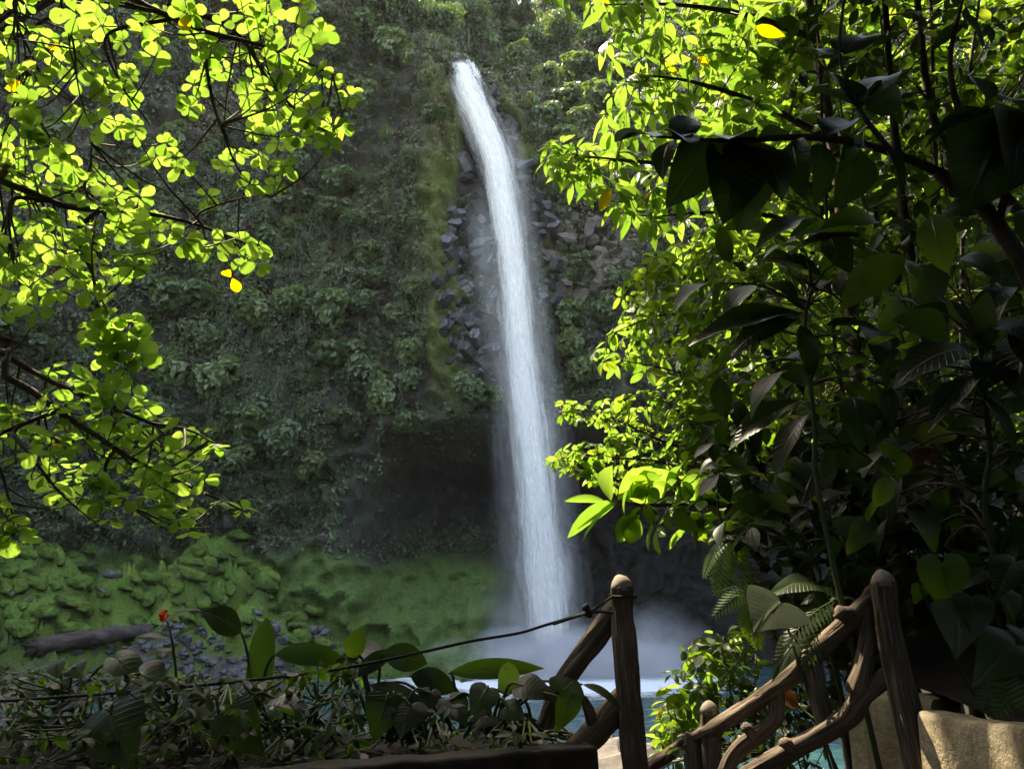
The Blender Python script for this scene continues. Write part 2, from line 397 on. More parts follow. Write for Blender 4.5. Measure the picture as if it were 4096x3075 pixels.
class Plant:
    """one plant: an Empty at its base, stems as parts, its largest leaves as parts, the rest joined"""
    def __init__(s, name, label, cat, loc, group=None):
        s.loc = Vector(loc); s.root = tag(empty(name, loc), label, cat, group); s.leaves = []; s.twigs = []
    def tube(s, name, pts, radii, mat, sides=8, rough=0.0, groove=0.0, n=None):
        if n:
            k = len(pts); rr = [radii[0] + (radii[-1] - radii[0]) * i / (n - 1) for i in range(n)] if len(radii) == 2 else list(np.interp(np.linspace(0, 1, n), np.linspace(0, 1, len(radii)), radii))
            pts = catmull(pts, n); radii = rr
        v, f = tube_arrays(pts, radii, sides, rough, groove, seed=len(pts) + int(abs(pts[0][0]) * 100))
        o = link(name, mesh_np(name, v - np.array(s.loc), f), M[mat], s.root); return o
    def twig(s, pts, r0, r1, n=6, sides=5):
        p = catmull(pts, n); s.twigs.append(tube_arrays(p, [r0 + (r1 - r0) * i / (n - 1) for i in range(n)], sides))
    def leaf(s, key, pos, d, up, size, mat, idx=None, wid=1.0):
        i = random.randrange(len(LP[key])) if idx is None else idx
        s.leaves.append((key, i, mat, frame(pos, d, up, size, wid), size))
    def rosette(s, key, c, axis, n, size, mat, tilt=0.15, jit=0.25, wid=1.0, start=None):
        axis = Vector(axis).normalized(); t1 = axis.orthogonal().normalized(); t2 = axis.cross(t1); a0 = random.uniform(0, 6.28) if start is None else start
        for k in range(n):
            a = a0 + 2 * math.pi * k / n + random.uniform(-0.3, 0.3)
            d = t1 * math.cos(a) + t2 * math.sin(a) - axis * (tilt + random.uniform(-jit, jit))
            d.normalize()
            s.leaf(key, Vector(c) + d * size * 0.12 + rv(0.01), d, axis + rv(jit), size * random.uniform(0.62, 1.12), mat if not isinstance(mat, list) else random.choice(mat), wid=wid)
    def finish(s, most=300, twig_mat='twig'):
        if s.twigs:
            v, f = join(s.twigs); o = link('twig_growth', mesh_np('twig_growth', v - np.array(s.loc), f), M[twig_mat], s.root); o['kind'] = 'stuff'
        def show(l):
            m = l[3]; q = proj(m[:3, 3] + m[:3, 0] * 0.5)
            if q is None or not (-60 < q[0] < 4156 and -60 < q[1] < 3135): return 0
            return l[4] / q[2] * F
        sc = [show(l) for l in s.leaves]; order = np.argsort(sc)[::-1]
        single = [i for i in order[:most] if sc[i] > 32]; rest = set(range(len(s.leaves))) - set(single)
        T = np.eye(4); T[:3, 3] = -np.array(s.loc)
        for i in single:
            key, idx, mat, m, _ = s.leaves[i]
            o = bpy.data.objects.new(LP[key][idx]['name'], proto_mesh(key, idx, mat)); COL.objects.link(o)
            o.parent = s.root; o.matrix_local = Matrix((T @ m).tolist())
        bymat = {}
        for i in rest: bymat.setdefault(s.leaves[i][2], {}).setdefault(s.leaves[i][:2], []).append(s.leaves[i][3])
        for mat, groups in bymat.items():
            Vs, Fs, Us, Ts, off = [], [], [], [], 0
            for (key, idx), ms in groups.items():
                p = LP[key][idx]; A = T @ np.array(ms); n = len(p['V'])
                v = np.einsum('kij,nj->kni', A[:, :3, :3], p['V']) + A[:, None, :3, 3]
                Vs.append(v.reshape(-1, 3)); Fs.append((p['F'][None] + (np.arange(len(ms)) * n)[:, None, None] + off).reshape(-1, 4))
                Us.append(np.tile(p['UV'], (len(ms), 1))); Ts.append(np.repeat(RNG.random(len(ms)), n)); off += len(ms) * n
            me = mesh_np('foliage', np.concatenate(Vs), np.concatenate(Fs), np.concatenate(Us), {'tint': np.concatenate(Ts)})
            o = link('foliage', me, M[mat], s.root); o['kind'] = 'stuff'
        return s.root

def inpoly(x, y, poly):
    c = False; j = len(poly) - 1
    for i in range(len(poly)):
        xi, yi = poly[i]; xj, yj = poly[j]
        if (yi > y) != (yj > y) and x < (xj - xi) * (y - yi) / (yj - yi) + xi: c = not c
        j = i
    return c
def scatter(poly, n, mind, tries=40):
    xs = [p[0] for p in poly]; ys = [p[1] for p in poly]; out = []
    for _ in range(n * tries):
        x = random.uniform(min(xs), max(xs)); y = random.uniform(min(ys), max(ys))
        if inpoly(x, y, poly) and all((x-a)**2 + (y-b)**2 > mind*mind for a, b in out):
            out.append((x, y))
            if len(out) >= n: break
    return out

exec_parts = True
# ================================================================== the gorge: cliff
POOL = -8.8
def cliff_y(x, z, detail=True):
    x = np.asarray(x, float); z = np.asarray(z, float)
    Y = 91.0 - 0.010 * np.clip(-18 - x, 0, None) ** 2 - 0.012 * np.clip(x - 22, 0, None) ** 2
    # leaning wall, top slope set back behind the lip
    Y = Y + (z - 20) * 0.03
    ztop = 63 + 5.0 * sstep(-9, -22, x) - 4.5 * sstep(-8.5, -5.5, x) - 8.0 * sstep(-4, 6, x) + 6 * sstep(8, 22, x) + 10 * sstep(-26, -45, x)
    over = np.clip(z - ztop, 0, None)
    Y = Y + over * (0.74 + 0.14 * sstep(-9, -5, x))
    # ravine behind the lip where the stream comes out
    Y = Y + 7 * np.exp(-((x + 4.0 - (z - 61) * 0.12) / 3.2) ** 2) * sstep(61.0, 64, z)
    # rib to the left of the stream
    Y = Y - 2.2 * np.exp(-((x + 9.5) / 3.0) ** 2) * sstep(18, 30, z) * (1 - sstep(58, 64, z))
    # undercut cave behind the foot of the fall
    cl = sstep(-17, -10, x); depth_l = sstep(16.5, 10, z) * (1 - 0.85 * sstep(8, -5, z))
    depth_r = sstep(17.5, 10, z)
    wr = sstep(-3, 4, x)
    Y = Y + 15 * cl * (depth_l * (1 - wr) + depth_r * wr * 1.4) * (1 - 0.5 * sstep(26, 40, x))
    # foot of the wall comes forward on the left as a mossy apron
    Y = Y - 0.55 * np.clip(3 - z, 0, None) * (1 - wr)
    P = np.stack([x, np.zeros_like(x), z], -1)
    Y = Y + 7.0 * (fbm(P * np.array([0.05, 1, 0.035]), 3, 3) - 0.5)
    Y = Y + 5.0 * (fbm(P * np.array([0.24, 1, 0.10]), 3, 5) - 0.5)
    if detail:
        Y = Y - 3.6 * (1 - 2 * np.abs(fbm(P * np.array([.40, 1, .34]) + 7, 3, 8) - 0.5)) ** 3 * 0.7 + 1.0 * (vnoise(P * 1.2, 21) - 0.5)
    return Y
nx, nz = 400, 330
gx = np.linspace(-78, 78, nx); gz = np.linspace(-10.5, 116, nz)
GX, GZ = np.meshgrid(gx, gz, indexing='ij')
GY = cliff_y(GX, GZ)
CV = np.stack([GX, GY, GZ], -1)
# stream path in the photograph -> where the moss and wet rock lie
stream_px = [(1836, 258, 52), (1848, 300, 58), (1866, 350, 61), (1890, 410, 61), (1922, 480, 60), (1950, 550, 60), (1985, 660, 57), (2012, 800, 54), (2044, 1000, 56), (2070, 1250, 60), (2096, 1500, 64), (2124, 1750, 70), (2150, 2000, 76), (2176, 2300, 80), (2196, 2500, 76), (2206, 2690, 74)]
sp_w = [at(a, b, 87.0) for a, b, c in stream_px]
sx = np.interp(GZ, [p.z for p in sp_w][::-1], [p.x for p in sp_w][::-1])
dl = sx - GX
nmz = fbm(np.stack([GX * .25, GZ * 0, GZ * .12], -1), 3, 31)
dlm = dl - 5.0 * sstep(57, 38, GZ) + 1.2
moss = np.clip(sstep(1.6, 3.2, dlm + (nmz - .5) * 4) * (1 - sstep(5.0, 7.5, dlm + (nmz - .5) * 4)), 0, 1) * sstep(15, 25, GZ) * (1 - sstep(56, 62, GZ))
moss = np.maximum(moss, sstep(3, 0, GZ + (nmz - .5) * 7) * (1 - sstep(2, 9, GX)))
moss = np.maximum(moss, 0.8 * np.exp(-((dl + 4.5) / 2.0) ** 2) * sstep(.5, .62, nmz) * sstep(15, 22, GZ))
cave_shade = np.maximum(sstep(15.5, 12, GZ) * sstep(-15, -9, GX) * sstep(5, 9, GZ), sstep(17, 13, GZ) * sstep(0, 5, GX)) * .85  # cave recess darkened: its shade is put into the rock colour
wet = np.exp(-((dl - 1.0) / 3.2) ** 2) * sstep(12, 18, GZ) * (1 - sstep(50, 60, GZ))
wet = np.maximum(wet, cave_shade)
g = NT('cliff_rock'); pos = g.geo_pos()
n1 = g.noise(0.22, 5, 0.6, pos); n2 = g.noise(1.3, 6, 0.65, pos); n3 = g.noise(0.5, 4, 0.6, g.vmul(pos, (1, 1, 0.25)))
c = g.ramp(n2, [(0.3, (0.012, 0.011, 0.009)), (0.55, (0.045, 0.038, 0.030)), (0.8, (0.11, 0.094, 0.076))])
c = g.mix(g.rng(n3, 0.48, 0.62), c, (0.045, 0.052, 0.024))
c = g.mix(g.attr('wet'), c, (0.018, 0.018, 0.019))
mossc = g.ramp(g.noise(2.6, 5, 0.7, pos), [(0.3, (0.055, 0.070, 0.016)), (0.7, (0.15, 0.175, 0.04))])
mf = g.math('MULTIPLY', g.attr('moss'), g.rng(n2, 0.3, 0.5, 0.55, 1.0))
sepz = g.n('ShaderNodeSeparateXYZ'); g.l(pos, sepz.inputs[0])
mossc = g.mix(g.rng(sepz.outputs[2], 2.0, 14.0, 1.0, 0.0), mossc, g.ramp(g.noise(1.8, 5, 0.7, pos), [(0.3, (0.035, 0.065, 0.012)), (0.7, (0.11, 0.18, 0.034))]))
c = g.mix(mf, c, mossc)
M['cliff'] = g.surf(g.principled(c, g.math('SUBTRACT', 0.9, g.math('MULTIPLY', g.attr('wet'), 0.45)), 0.35, g.bump(g.math('ADD', n2, g.math('MULTIPLY', g.noise(5, 5, 0.7, pos), 0.5)), 0.9, 0.35)).outputs[0])
cliff = link('rock_face', mesh_np('rock_face', CV.reshape(-1, 3), grid_faces(nx, nz)[:, ::-1], None, {'moss': moss.ravel(), 'wet': wet.ravel()}), M['cliff'])
cliff['kind'] = 'structure'

# outward normals of the wall (towards the viewer)
du = np.gradient(CV, axis=0); dv = np.gradient(CV, axis=1)
CN = np.cross(du, dv); CN /= np.linalg.norm(CN, axis=-1, keepdims=True) + 1e-9
CN *= np.where(CN[..., 1:2] > 0, -1, 1)

def leaf_cloud(pos, nrm, size, spread=0.9, up=0.35, fold=0.25):
    """small folded diamond leaves: arrays of positions and facing directions -> verts, quads"""
    n = len(pos); nr = nrm + RNG.normal(0, spread * 0.5, (n, 3)); nr[:, 2] += up
    nr /= np.linalg.norm(nr, axis=1, keepdims=True)
    t = RNG.normal(0, 1, (n, 3)); t[:, 2] -= 0.9
    t -= nr * (t * nr).sum(1, keepdims=True); t /= np.linalg.norm(t, axis=1, keepdims=True)
    b = np.cross(nr, t); s = size[:, None]
    v = np.stack([pos - t * s * .5, pos + b * s * .30 + nr * s * fold * .3, pos + t * s * .5 - nr * s * .1, pos - b * s * .30 + nr * s * fold * .3], 1)
    return v.reshape(-1, 3), np.arange(n * 4).reshape(-1, 4)

def cloud_material(name, stops, tr, rough=0.5, spec=0.4, tf=0.25, big=0.22):
    g = NT(name); t = g.attr('tint'); pos = g.geo_pos()
    k = g.math('ADD', g.math('MULTIPLY', t, 0.5), g.math('MULTIPLY', g.rng(g.noise(big, 4, 0.65, pos), 0.33, 0.67), 0.5))
    c = g.ramp(k, stops)
    p = g.principled(c, rough, spec)
    tl = g.n('ShaderNodeBsdfTranslucent'); tl.inputs[0].default_value = tr + (1,)
    m = g.n('ShaderNodeMixShader'); m.inputs[0].default_value = tf
    g.l(p.outputs[0], m.inputs[1]); g.l(tl.outputs[0], m.inputs[2]); return g.surf(m.outputs[0])
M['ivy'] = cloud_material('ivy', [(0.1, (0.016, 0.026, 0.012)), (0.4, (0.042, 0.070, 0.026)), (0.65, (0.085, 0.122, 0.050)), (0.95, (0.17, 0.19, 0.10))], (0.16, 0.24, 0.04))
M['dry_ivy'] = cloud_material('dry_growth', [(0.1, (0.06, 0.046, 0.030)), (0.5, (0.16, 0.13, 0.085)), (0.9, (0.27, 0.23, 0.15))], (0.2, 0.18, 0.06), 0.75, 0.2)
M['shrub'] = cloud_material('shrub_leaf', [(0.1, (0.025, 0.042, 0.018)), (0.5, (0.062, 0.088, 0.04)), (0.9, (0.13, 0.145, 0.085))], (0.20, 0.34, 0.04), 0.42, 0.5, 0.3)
M['moss'] = cloud_material('moss_fuzz', [(0.1, (0.05, 0.085, 0.018)), (0.5, (0.115, 0.18, 0.04)), (0.9, (0.18, 0.24, 0.06))], (0.2, 0.3, 0.03), 0.9, 0.1, 0.3, 0.4)

def cover(name, mat, n, size, weight, lift, label, cat, spread=0.75, up=0.25):
    w = weight[:-1, :-1].ravel().clip(0, None); w = w / w.sum()
    idx = RNG.choice(len(w), n, p=w); I, J = np.unravel_index(idx, (nx - 1, nz - 1))
    fu, fv = RNG.random(n)[:, None], RNG.random(n)[:, None]
    p = CV[I, J] * (1-fu) * (1-fv) + CV[I+1, J] * fu * (1-fv) + CV[I, J+1] * (1-fu) * fv + CV[I+1, J+1] * fu * fv
    nr = CN[I, J]; p = p + nr * (RNG.random(n) ** 2)[:, None] * lift
    v, f = leaf_cloud(p, nr, size[0] + (size[1] - size[0]) * RNG.random(n) ** 1.5, spread, up)
    o = link(name, mesh_np(name, v, f, None, {'tint': np.repeat(RNG.random(n), 4)}, smooth=False), M[mat])
    o['kind'] = 'stuff'; tag(o, label, cat); return o
Pg = np.stack([GX, GY * 0, GZ], -1)
front = (np.abs(GX) < 62).astype(float)
cave = sstep(15.5, 12, GZ) * sstep(-15, -9, GX) * sstep(5, 9, GZ)
cave = np.maximum(cave, sstep(17, 13, GZ) * sstep(0, 5, GX))
ivy_w = front * sstep(0.42, 0.56, fbm(Pg * np.array([0.16, 1, 0.10]), 4, 41) + 0.10 * sstep(46, 30, GZ) * sstep(-12, -22, GX) + .05) * (1 - cave) * (1 - 0.97 * np.clip(moss * 1.2, 0, 1)) * (1 - wet ** .5)
ivy_w = ivy_w + 0.16 * front * (1 - cave) * (1 - moss) * (1 - wet)
ivy_w = np.maximum(ivy_w, front * sstep(62, 66, GZ) * 0.9) * (1 - 0.75 * sstep(5, 0, GZ))
cover('cliff_ivy', 'ivy', 200000, (0.26, 0.75), ivy_w, 0.8, 'dark green ivy and creepers matting the shaded cliff wall', 'ivy')
dry_w = front * sstep(0.40, 0.6, fbm(Pg * np.array([0.2, 1, 0.07]) + 30, 4, 47)) * sstep(22, 40, GZ) * (1 - sstep(66, 72, GZ)) * (1 - cave) * (1 - wet)
cover('dry_undergrowth', 'dry_ivy', 40000, (0.22, 0.62), dry_w, 0.5, 'brownish dry growth clinging to the upper cliff face', 'undergrowth')
cover('cliff_moss', 'moss', 50000, (0.08, 0.2), moss * front + 1e-6, 0.12, 'green moss growing on the wall beside the falling water', 'moss', 0.7, 0.6)

# hanging creepers: long cords with leaves, left of the fall
V, Fq, LPn, LNn = [], [], [], []
for k in range(230):
    px, py = random.uniform(450, 1720), random.uniform(700, 1500)
    if random.random() < 0.55: px = random.uniform(880, 1330)
    q = at(px, py, 89); ln = random.uniform(3, 11)
    x0, z0 = q.x, q.z; pts = []
    yb = float(cliff_y(x0, z0))
    for i in range(8):
        z = z0 - ln * i / 7; yy = float(cliff_y(x0, z)) - 0.55 - 0.3 * random.random(); yb = yy = min(yb + .6, yy)
        pts.append((x0 + 0.25 * math.sin(i * 1.3 + k), yy, z))
        for j in range(9):
            LPn.append((pts[-1][0] + random.gauss(0, .18), yy - random.random() * .25, z - random.random() * ln / 7)); LNn.append((random.gauss(0, .3), -1, .3))
    V.append(tube_arrays(pts, [0.045] * 8, 4))
v, f = join(V); cr = tag(empty('hanging_creeper', (0, 85, 30)), 'long leafy creepers hanging in cords down the cliff wall', 'creeper')
o = link('cord_growth', mesh_np('cord_growth', v - np.array([0, 85, 30]), f), M['vine_stem'], cr); o['kind'] = 'stuff'
v, f = leaf_cloud(np.array(LPn), np.array(LNn), RNG.uniform(.2, .48, len(LPn)))
o = link('foliage', mesh_np('foliage', v - np.array([0, 85, 30]), f, None, {'tint': np.repeat(RNG.random(len(LPn)), 4)}, smooth=False), M['ivy'], cr); o['kind'] = 'stuff'

# shrubs on the wall and trees on the slope above
def crown_mesh(name, n, rad, seed, size=(0.25, 0.6), lobes=9):
    r = np.random.default_rng(seed)
    c = r.normal(0, 1, (lobes, 3)); c /= np.linalg.norm(c, axis=1, keepdims=True); c *= (r.random(lobes) ** .5)[:, None] * 0.62; c[:, 2] *= 0.8
    k = r.integers(0, lobes, n); d = r.normal(0, 1, (n, 3)); d /= np.linalg.norm(d, axis=1, keepdims=True)
    d[:, 2] = np.where(r.random(n) < .5, np.abs(d[:, 2]), d[:, 2])
    lr = (0.28 + 0.25 * r.random(lobes))[k] * (0.6 + 0.4 * r.random(n) ** .4)
    p = (c[k] + d * lr[:, None]) * np.array(rad)
    v, f = leaf_cloud(p, d, r.uniform(size[0], size[1], n), 0.8, 0.3)
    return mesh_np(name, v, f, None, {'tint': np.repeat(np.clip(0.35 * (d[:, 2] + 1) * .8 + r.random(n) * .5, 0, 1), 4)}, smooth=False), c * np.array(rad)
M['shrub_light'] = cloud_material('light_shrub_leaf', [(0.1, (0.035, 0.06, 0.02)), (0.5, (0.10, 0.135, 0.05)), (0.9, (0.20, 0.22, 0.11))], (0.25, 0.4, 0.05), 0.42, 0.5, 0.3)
shr = [crown_mesh('foliage', 900, (2.0, 1.9, 1.9), 100 + i, (.3, .75))[0] for i in range(4)] + [crown_mesh('foliage', 700, (1.8, 1.7, 2.2), 120 + i, (.3, .65), 6)[0] for i in range(3)]
def stub_mesh(seed):
    r = random.Random(seed); A = []
    for k in range(5):
        e = Vector((r.uniform(-1, 1), r.uniform(-1.2, .2), r.uniform(-.2, 1.0)))
        A.append(tube_arrays(catmull([(0, .8, -.9), tuple(e * .4 + Vector((0, .2, -.2))), tuple(e)], 5), [.10, .08, .06, .05, .03], 5))
    v, f = join(A); return mesh_np('stem', v, f)
stb = [stub_mesh(i) for i in range(2)]
def shrub(px, py, sc, k, label, group):
    q = at(px, py, 90)
    for _ in range(6):
        y = float(cliff_y(q.x, q.z)); q = at(px, py, y)
    o = tag(empty('cliff_shrub', (q.x, q.y - 0.9 * sc, q.z)), label, 'shrub', group); sc *= 1.25; o.scale = (sc, sc, sc * random.uniform(.75, 1.1)); o.rotation_euler = (0, 0, random.uniform(-.5, .5))
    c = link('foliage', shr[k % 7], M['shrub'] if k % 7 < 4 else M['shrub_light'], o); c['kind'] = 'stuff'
    link('stem', stb[k % 2], M['vine_stem'], o); return o
k = 0
for (px, py, sc) in [(1340, 760, 1.3), (1180, 830, 1.2), (1100, 980, 1.1), (1420, 880, .9), (1010, 1250, 1.5), (1180, 1230, 1.2), (1330, 1230, 1.2), (1500, 1120, .9), (1360, 1440, 1.5), (1480, 1500, 1.3), (1240, 1520, 1.1), (1530, 1600, 1.2), (900, 1560, 1.6), (1010, 1680, 1.4), (1120, 1780, 1.2), (760, 1220, 1.4), (640, 1150, 1.3), (820, 1350, 1.2), (700, 1480, 1.3), (980, 1860, 1.2), (1240, 1860, 1.1), (1400, 1720, 1.0), (1640, 1700, .9), (1890, 1560, 1.1), (1830, 1640, .9), (1980, 1600, .8), (560, 1050, 1.3), (1580, 1250, .8), (30, 1330, 1.6), (120, 1420, 1.3), (620, 1650, 1.3), (540, 1850, 1.2), (2280, 1380, 1.1), (2360, 1500, 1.3), (2270, 1250, .9), (2420, 1250, 1.0), (2330, 1060, .8), (2480, 1120, .9), (480, 760, 1.2), (250, 560, 1.3), (720, 560, 1.0)] + [(x, y, random.uniform(.45, 1.0)) for x, y in scatter([(500, 600), (1680, 300), (1700, 1500), (1500, 1650), (900, 2000), (500, 1900)], 46, 95)]:
    if px > 2200: lb, gp = 'leafy shrub on the cliff just right of the falling water', 'shrubs right of the falling water'
    elif px > 1780: lb, gp = 'misted shrub hanging over the cave mouth left of the falling water', 'shrubs over the cave mouth'
    elif py > 1650: lb, gp = 'dark shrub low on the cliff above the mossy boulder bank', 'shrubs above the mossy bank'
    elif px < 900: lb, gp = 'grey-green shrub on the cliff behind the round-leaved tree', 'shrubs behind the round-leaved tree'
    elif py < 1000: lb, gp = 'shrub among dry brown growth high on the cliff left of the fall', 'shrubs in the dry brown growth'
    else: lb, gp = 'leafy shrub jutting from the cliff among the hanging creepers', 'shrubs among the hanging creepers'
    shrub(px, py, sc, k, lb, gp); k += 1
for (px, py, sc) in [(1790, 200, .55), (1640, 250, 1.0), (1720, 330, .7), (1560, 180, 1.2), (1440, 130, 1.3), (1740, 470, .7), (1690, 420, .6), (1330, 200, 1.0), (1250, 100, 1.2),
                     (2080, 250, 1.2), (2180, 330, 1.3), (2260, 420, 1.3), (2330, 300, 1.4), (2150, 180, 1.2), (2050, 140, 1.2), (1960, 190, 1.0), (2330, 520, 1.2), (2250, 560, 1.0), (2180, 480, 1.0), (2420, 420, 1.3), (2450, 620, 1.1), (2500, 300, 1.4), (2120, 420, .8), (2380, 180, 1.5)]:
    lb, gp = ('bushy shrub on the cliff shoulder left of the waterfall lip', 'shrubs left of the waterfall lip') if px < 1850 else ('sun-tipped bushy shrub on the slope right of the waterfall lip', 'shrubs right of the waterfall lip')
    shrub(px, py, sc, k, lb, gp); k += 1
trm = []
for i in range(3):
    me, lob = crown_mesh('crown', 2200, (4.2, 3.6, 3.4), 300 + i, (0.3, 0.75), 13)
    A = [tube_arrays(catmull([(0.3, 0.5, -6.5), (0.1, 0.2, -3.2), (0, 0, -1.0), (0.2, 0, 1.2)], 9), list(np.linspace(.34, .12, 9)), 8, .1)]
    for l in lob: A.append(tube_arrays(catmull([(0.05, 0.1, -1.8 + random.uniform(-1, 1)), tuple(l * .5 + np.array([0, 0, -.5])), tuple(l)], 6), list(np.linspace(.14, .04, 6)), 6))
    v, f = join(A); trm.append((me, mesh_np('trunk', v, f)))
def ridge_tree(px, py, sc, i):
    q = at(px, py, 95)
    for _ in range(8):
        y = float(cliff_y(q.x, max(q.z - 3.0 * sc, -5))); q = at(px, py, y)
    o = tag(empty('ridge_tree', (q.x, q.y, q.z)), 'round crowned tree on the ridge left of the waterfall lip' if px < 1800 else 'round crowned tree on the slope above and right of the waterfall lip', 'tree', 'ridge trees left of the lip' if px < 1800 else 'slope trees right of the lip')
    o.scale = (sc, sc, sc); o.rotation_euler = (0, 0, random.uniform(0, 6.28))
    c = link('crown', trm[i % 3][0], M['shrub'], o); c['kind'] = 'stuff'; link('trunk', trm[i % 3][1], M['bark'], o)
for i, (px, py, sc) in enumerate([(1380, 20, 1.0), (1520, 10, 1.0), (1640, 60, .9), (1760, 80, .9), (1870, 60, 1.0), (1990, 30, 1.1), (2110, 60, 1.0), (2240, 120, 1.0), (2320, 30, 1.1), (1230, -10, 1.1), (2480, 60, 1.2), (2600, 200, 1.2), (1100, 10, 1.1), (2400, 640, .8), (1580, -60, 1.1), (1960, -70, 1.1), (2180, -60, 1.1)]):
    ridge_tree(px, py, sc, i)

# angular basalt blocks that stand proud of the wall beside the stream
def rock_mesh(name, seed, el=(1, 1, 1), cuts=9):
    """a convex block: a box with its corners pulled and edges chamfered"""
    import bmesh
    r = random.Random(seed); bm = bmesh.new()
    for i in range(14):
        a = r.uniform(0, 6.28); z = r.uniform(-1, 1); q = (1 - abs(z) ** 3) ** .33
        bm.verts.new((math.cos(a) * el[0] * q * r.uniform(.8, 1), math.sin(a) * el[1] * q * r.uniform(.8, 1), z * el[2]))
    h = bmesh.ops.convex_hull(bm, input=bm.verts)
    bmesh.ops.delete(bm, geom=list({x for x in h['geom_interior'] + h['geom_unused'] if isinstance(x, bmesh.types.BMVert)}), context='VERTS')
    if cuts: bmesh.ops.bevel(bm, geom=list(bm.edges), offset=0.05, segments=1, affect='EDGES')
    me = bpy.data.meshes.new(name); bm.to_mesh(me); bm.free(); return me
def column_mesh(name, seed):
    """an irregular five- or six-sided basalt column with a skew cut end"""
    r = random.Random(seed); k = r.choice((5, 6, 6)); V = []
    for z, sc in ((-1.0, 1.0), (.72, 1.0), (.80, .93)):
        for i in range(k):
            a = 2 * math.pi * i / k + r.uniform(-.12, .12) * (z < 0)
            q = (.46 + .07 * math.sin(i * 2.1 + seed)) * sc
            x, y = math.cos(a) * q, math.sin(a) * q
            V.append((x, y, z + (x * .45 * math.sin(seed) + y * .4 * math.cos(seed * 1.7) if z > 0 else 0)))
    Fc = [(i, (i+1) % k, k + (i+1) % k, k + i) for i in range(k)] + [(k+i, k+(i+1) % k, 2*k+(i+1) % k, 2*k+i) for i in range(k)] + [tuple(2*k+i for i in range(k))]
    me = bpy.data.meshes.new(name); me.from_pydata(V, [], Fc); return me
wetm = [column_mesh('rock', 10 + i) for i in range(5)] + [rock_mesh('rock', 10 + i, (.6, .5, .8), 0) for i in range(6)]; brm = [column_mesh('rock', 40 + i) for i in range(4)] + [rock_mesh('rock', 40 + i, (.6, .5, .8), 0) for i in range(6)]
for m in wetm: m.materials.append(M['wet_rock'])
for m in brm: m.materials.append(M['brown_rock'])
left_poly = [(1870, 560), (1930, 600), (1990, 900), (2030, 1450), (1960, 1500), (1800, 1480), (1760, 1330), (1740, 1120), (1790, 950), (1810, 760)]
right_poly = [(2030, 470), (2080, 480), (2110, 700), (2220, 840), (2500, 900), (2560, 1150), (2360, 1200), (2150, 1200), (2100, 900), (2060, 700)]
lip_poly = [(1785, 225), (1860, 215), (1960, 330), (2030, 430), (2060, 520), (1990, 480), (1900, 330), (1830, 270)]
def wall_rock(px, py, ms, sc, tilt):
    q = at(px, py, 89)
    for _ in range(5): q = at(px, py, float(cliff_y(q.x, q.z)))
    o = bpy.data.objects.new('rock', random.choice(ms)); COL.objects.link(o); o.parent = cliff
    o.location = (q.x, q.y - random.uniform(-.2, .15), q.z); s = sc * random.uniform(.8, 1.45)
    o.scale = (s * random.uniform(1.1, 1.9), s * 1.2, s * random.uniform(.5, .8)); ax = Vector(tilt) + rv(.45); qn = ax.to_track_quat('Z', 'Y')
    o.rotation_mode = 'QUATERNION'; o.rotation_quaternion = qn @ Vector((0, 0, 1)).rotation_difference(Vector((0, 0, 1)))
for p in scatter(left_poly, 150, 15): wall_rock(p[0], p[1], wetm, 1.0, (-.55, -.75, .45))
for p in scatter(right_poly, 95, 23): wall_rock(p[0], p[1], brm if p[0] > 2250 or random.random() < .15 else wetm, 1.15, (.35, -.7, .75))
for p in scatter(lip_poly, 38, 15): wall_rock(p[0], p[1], wetm, 0.75, (.2, -.6, .8))

# ================================================================== mossy bank, pool, ground
def shore(x): return 77.0 + (x + 14) * 0.38
def bank_z(x, y):
    x = np.asarray(x, float); y = np.asarray(y, float)
    d = y - shore(x)
    z = POOL - 0.4 + 0.55 * d + 0.25 * np.clip(d - 4, 0, None)
    z = z - 9 * sstep(-19, -8, x)
    a = x * 0.8 + y * 0.55; b = -x * 0.55 + y * 0.8          # ridges run down to the right
    Q = np.stack([a, b, a * 0], -1)
    rid = fbm(Q * np.array([0.16, 0.42, 1]), 3, 61)
    r1 = (1 - 2 * np.abs(fbm(Q * np.array([.13, .34, 1]) + 4, 2, 62) - .5)) ** 5
    r2 = (1 - 2 * np.abs(fbm(Q * np.array([.34, .62, 1]) + 9, 2, 66) - .5)) ** 4
    z = z + sstep(1, 5, d) * (2.5 * (rid - 0.5) + 3.4 * (r1 - .4) + 2.0 * (r2 - .4))
    z = z + 1.3 * (fbm(np.stack([x, y, x * 0], -1) * 0.8, 3, 71) - 0.5)
    return z
bx_ = np.linspace(-72, 1, 260); by_ = np.linspace(52, 96, 190)
BX, BY = np.meshgrid(bx_, by_, indexing='ij'); BZ = bank_z(BX, BY)
BV = np.stack([BX, BY, BZ], -1)
g = NT('moss_bank'); pos = g.geo_pos()
n1 = g.noise(0.7, 5, 0.65, pos); n2 = g.noise(4.0, 5, 0.7, pos)
mc = g.ramp(g.math('ADD', g.math('MULTIPLY', n1, .6), g.math('MULTIPLY', n2, .4)), [(0.3, (0.035, 0.06, 0.012)), (0.5, (0.11, 0.175, 0.032)), (0.72, (0.19, 0.27, 0.055))])
rc = g.ramp(n2, [(0.3, (0.04, 0.037, 0.036)), (0.7, (0.11, 0.10, 0.095))])
M['bank'] = g.surf(g.principled(g.mix(g.math('MULTIPLY', g.attr('mossy'), g.rng(n1, .28, .42, .4, 1)), rc, mc), 0.95, 0.15, g.bump(g.math('ADD', n1, n2), 0.8, 0.25)).outputs[0])
mossy = sstep(3.0, 7, BY - shore(BX) + 5 * (fbm(BV * 0.25, 3, 77) - .5))
bank = link('moss_bank', mesh_np('moss_bank', BV.reshape(-1, 3), grid_faces(260, 190), None, {'mossy': mossy.ravel()}), M['bank'])
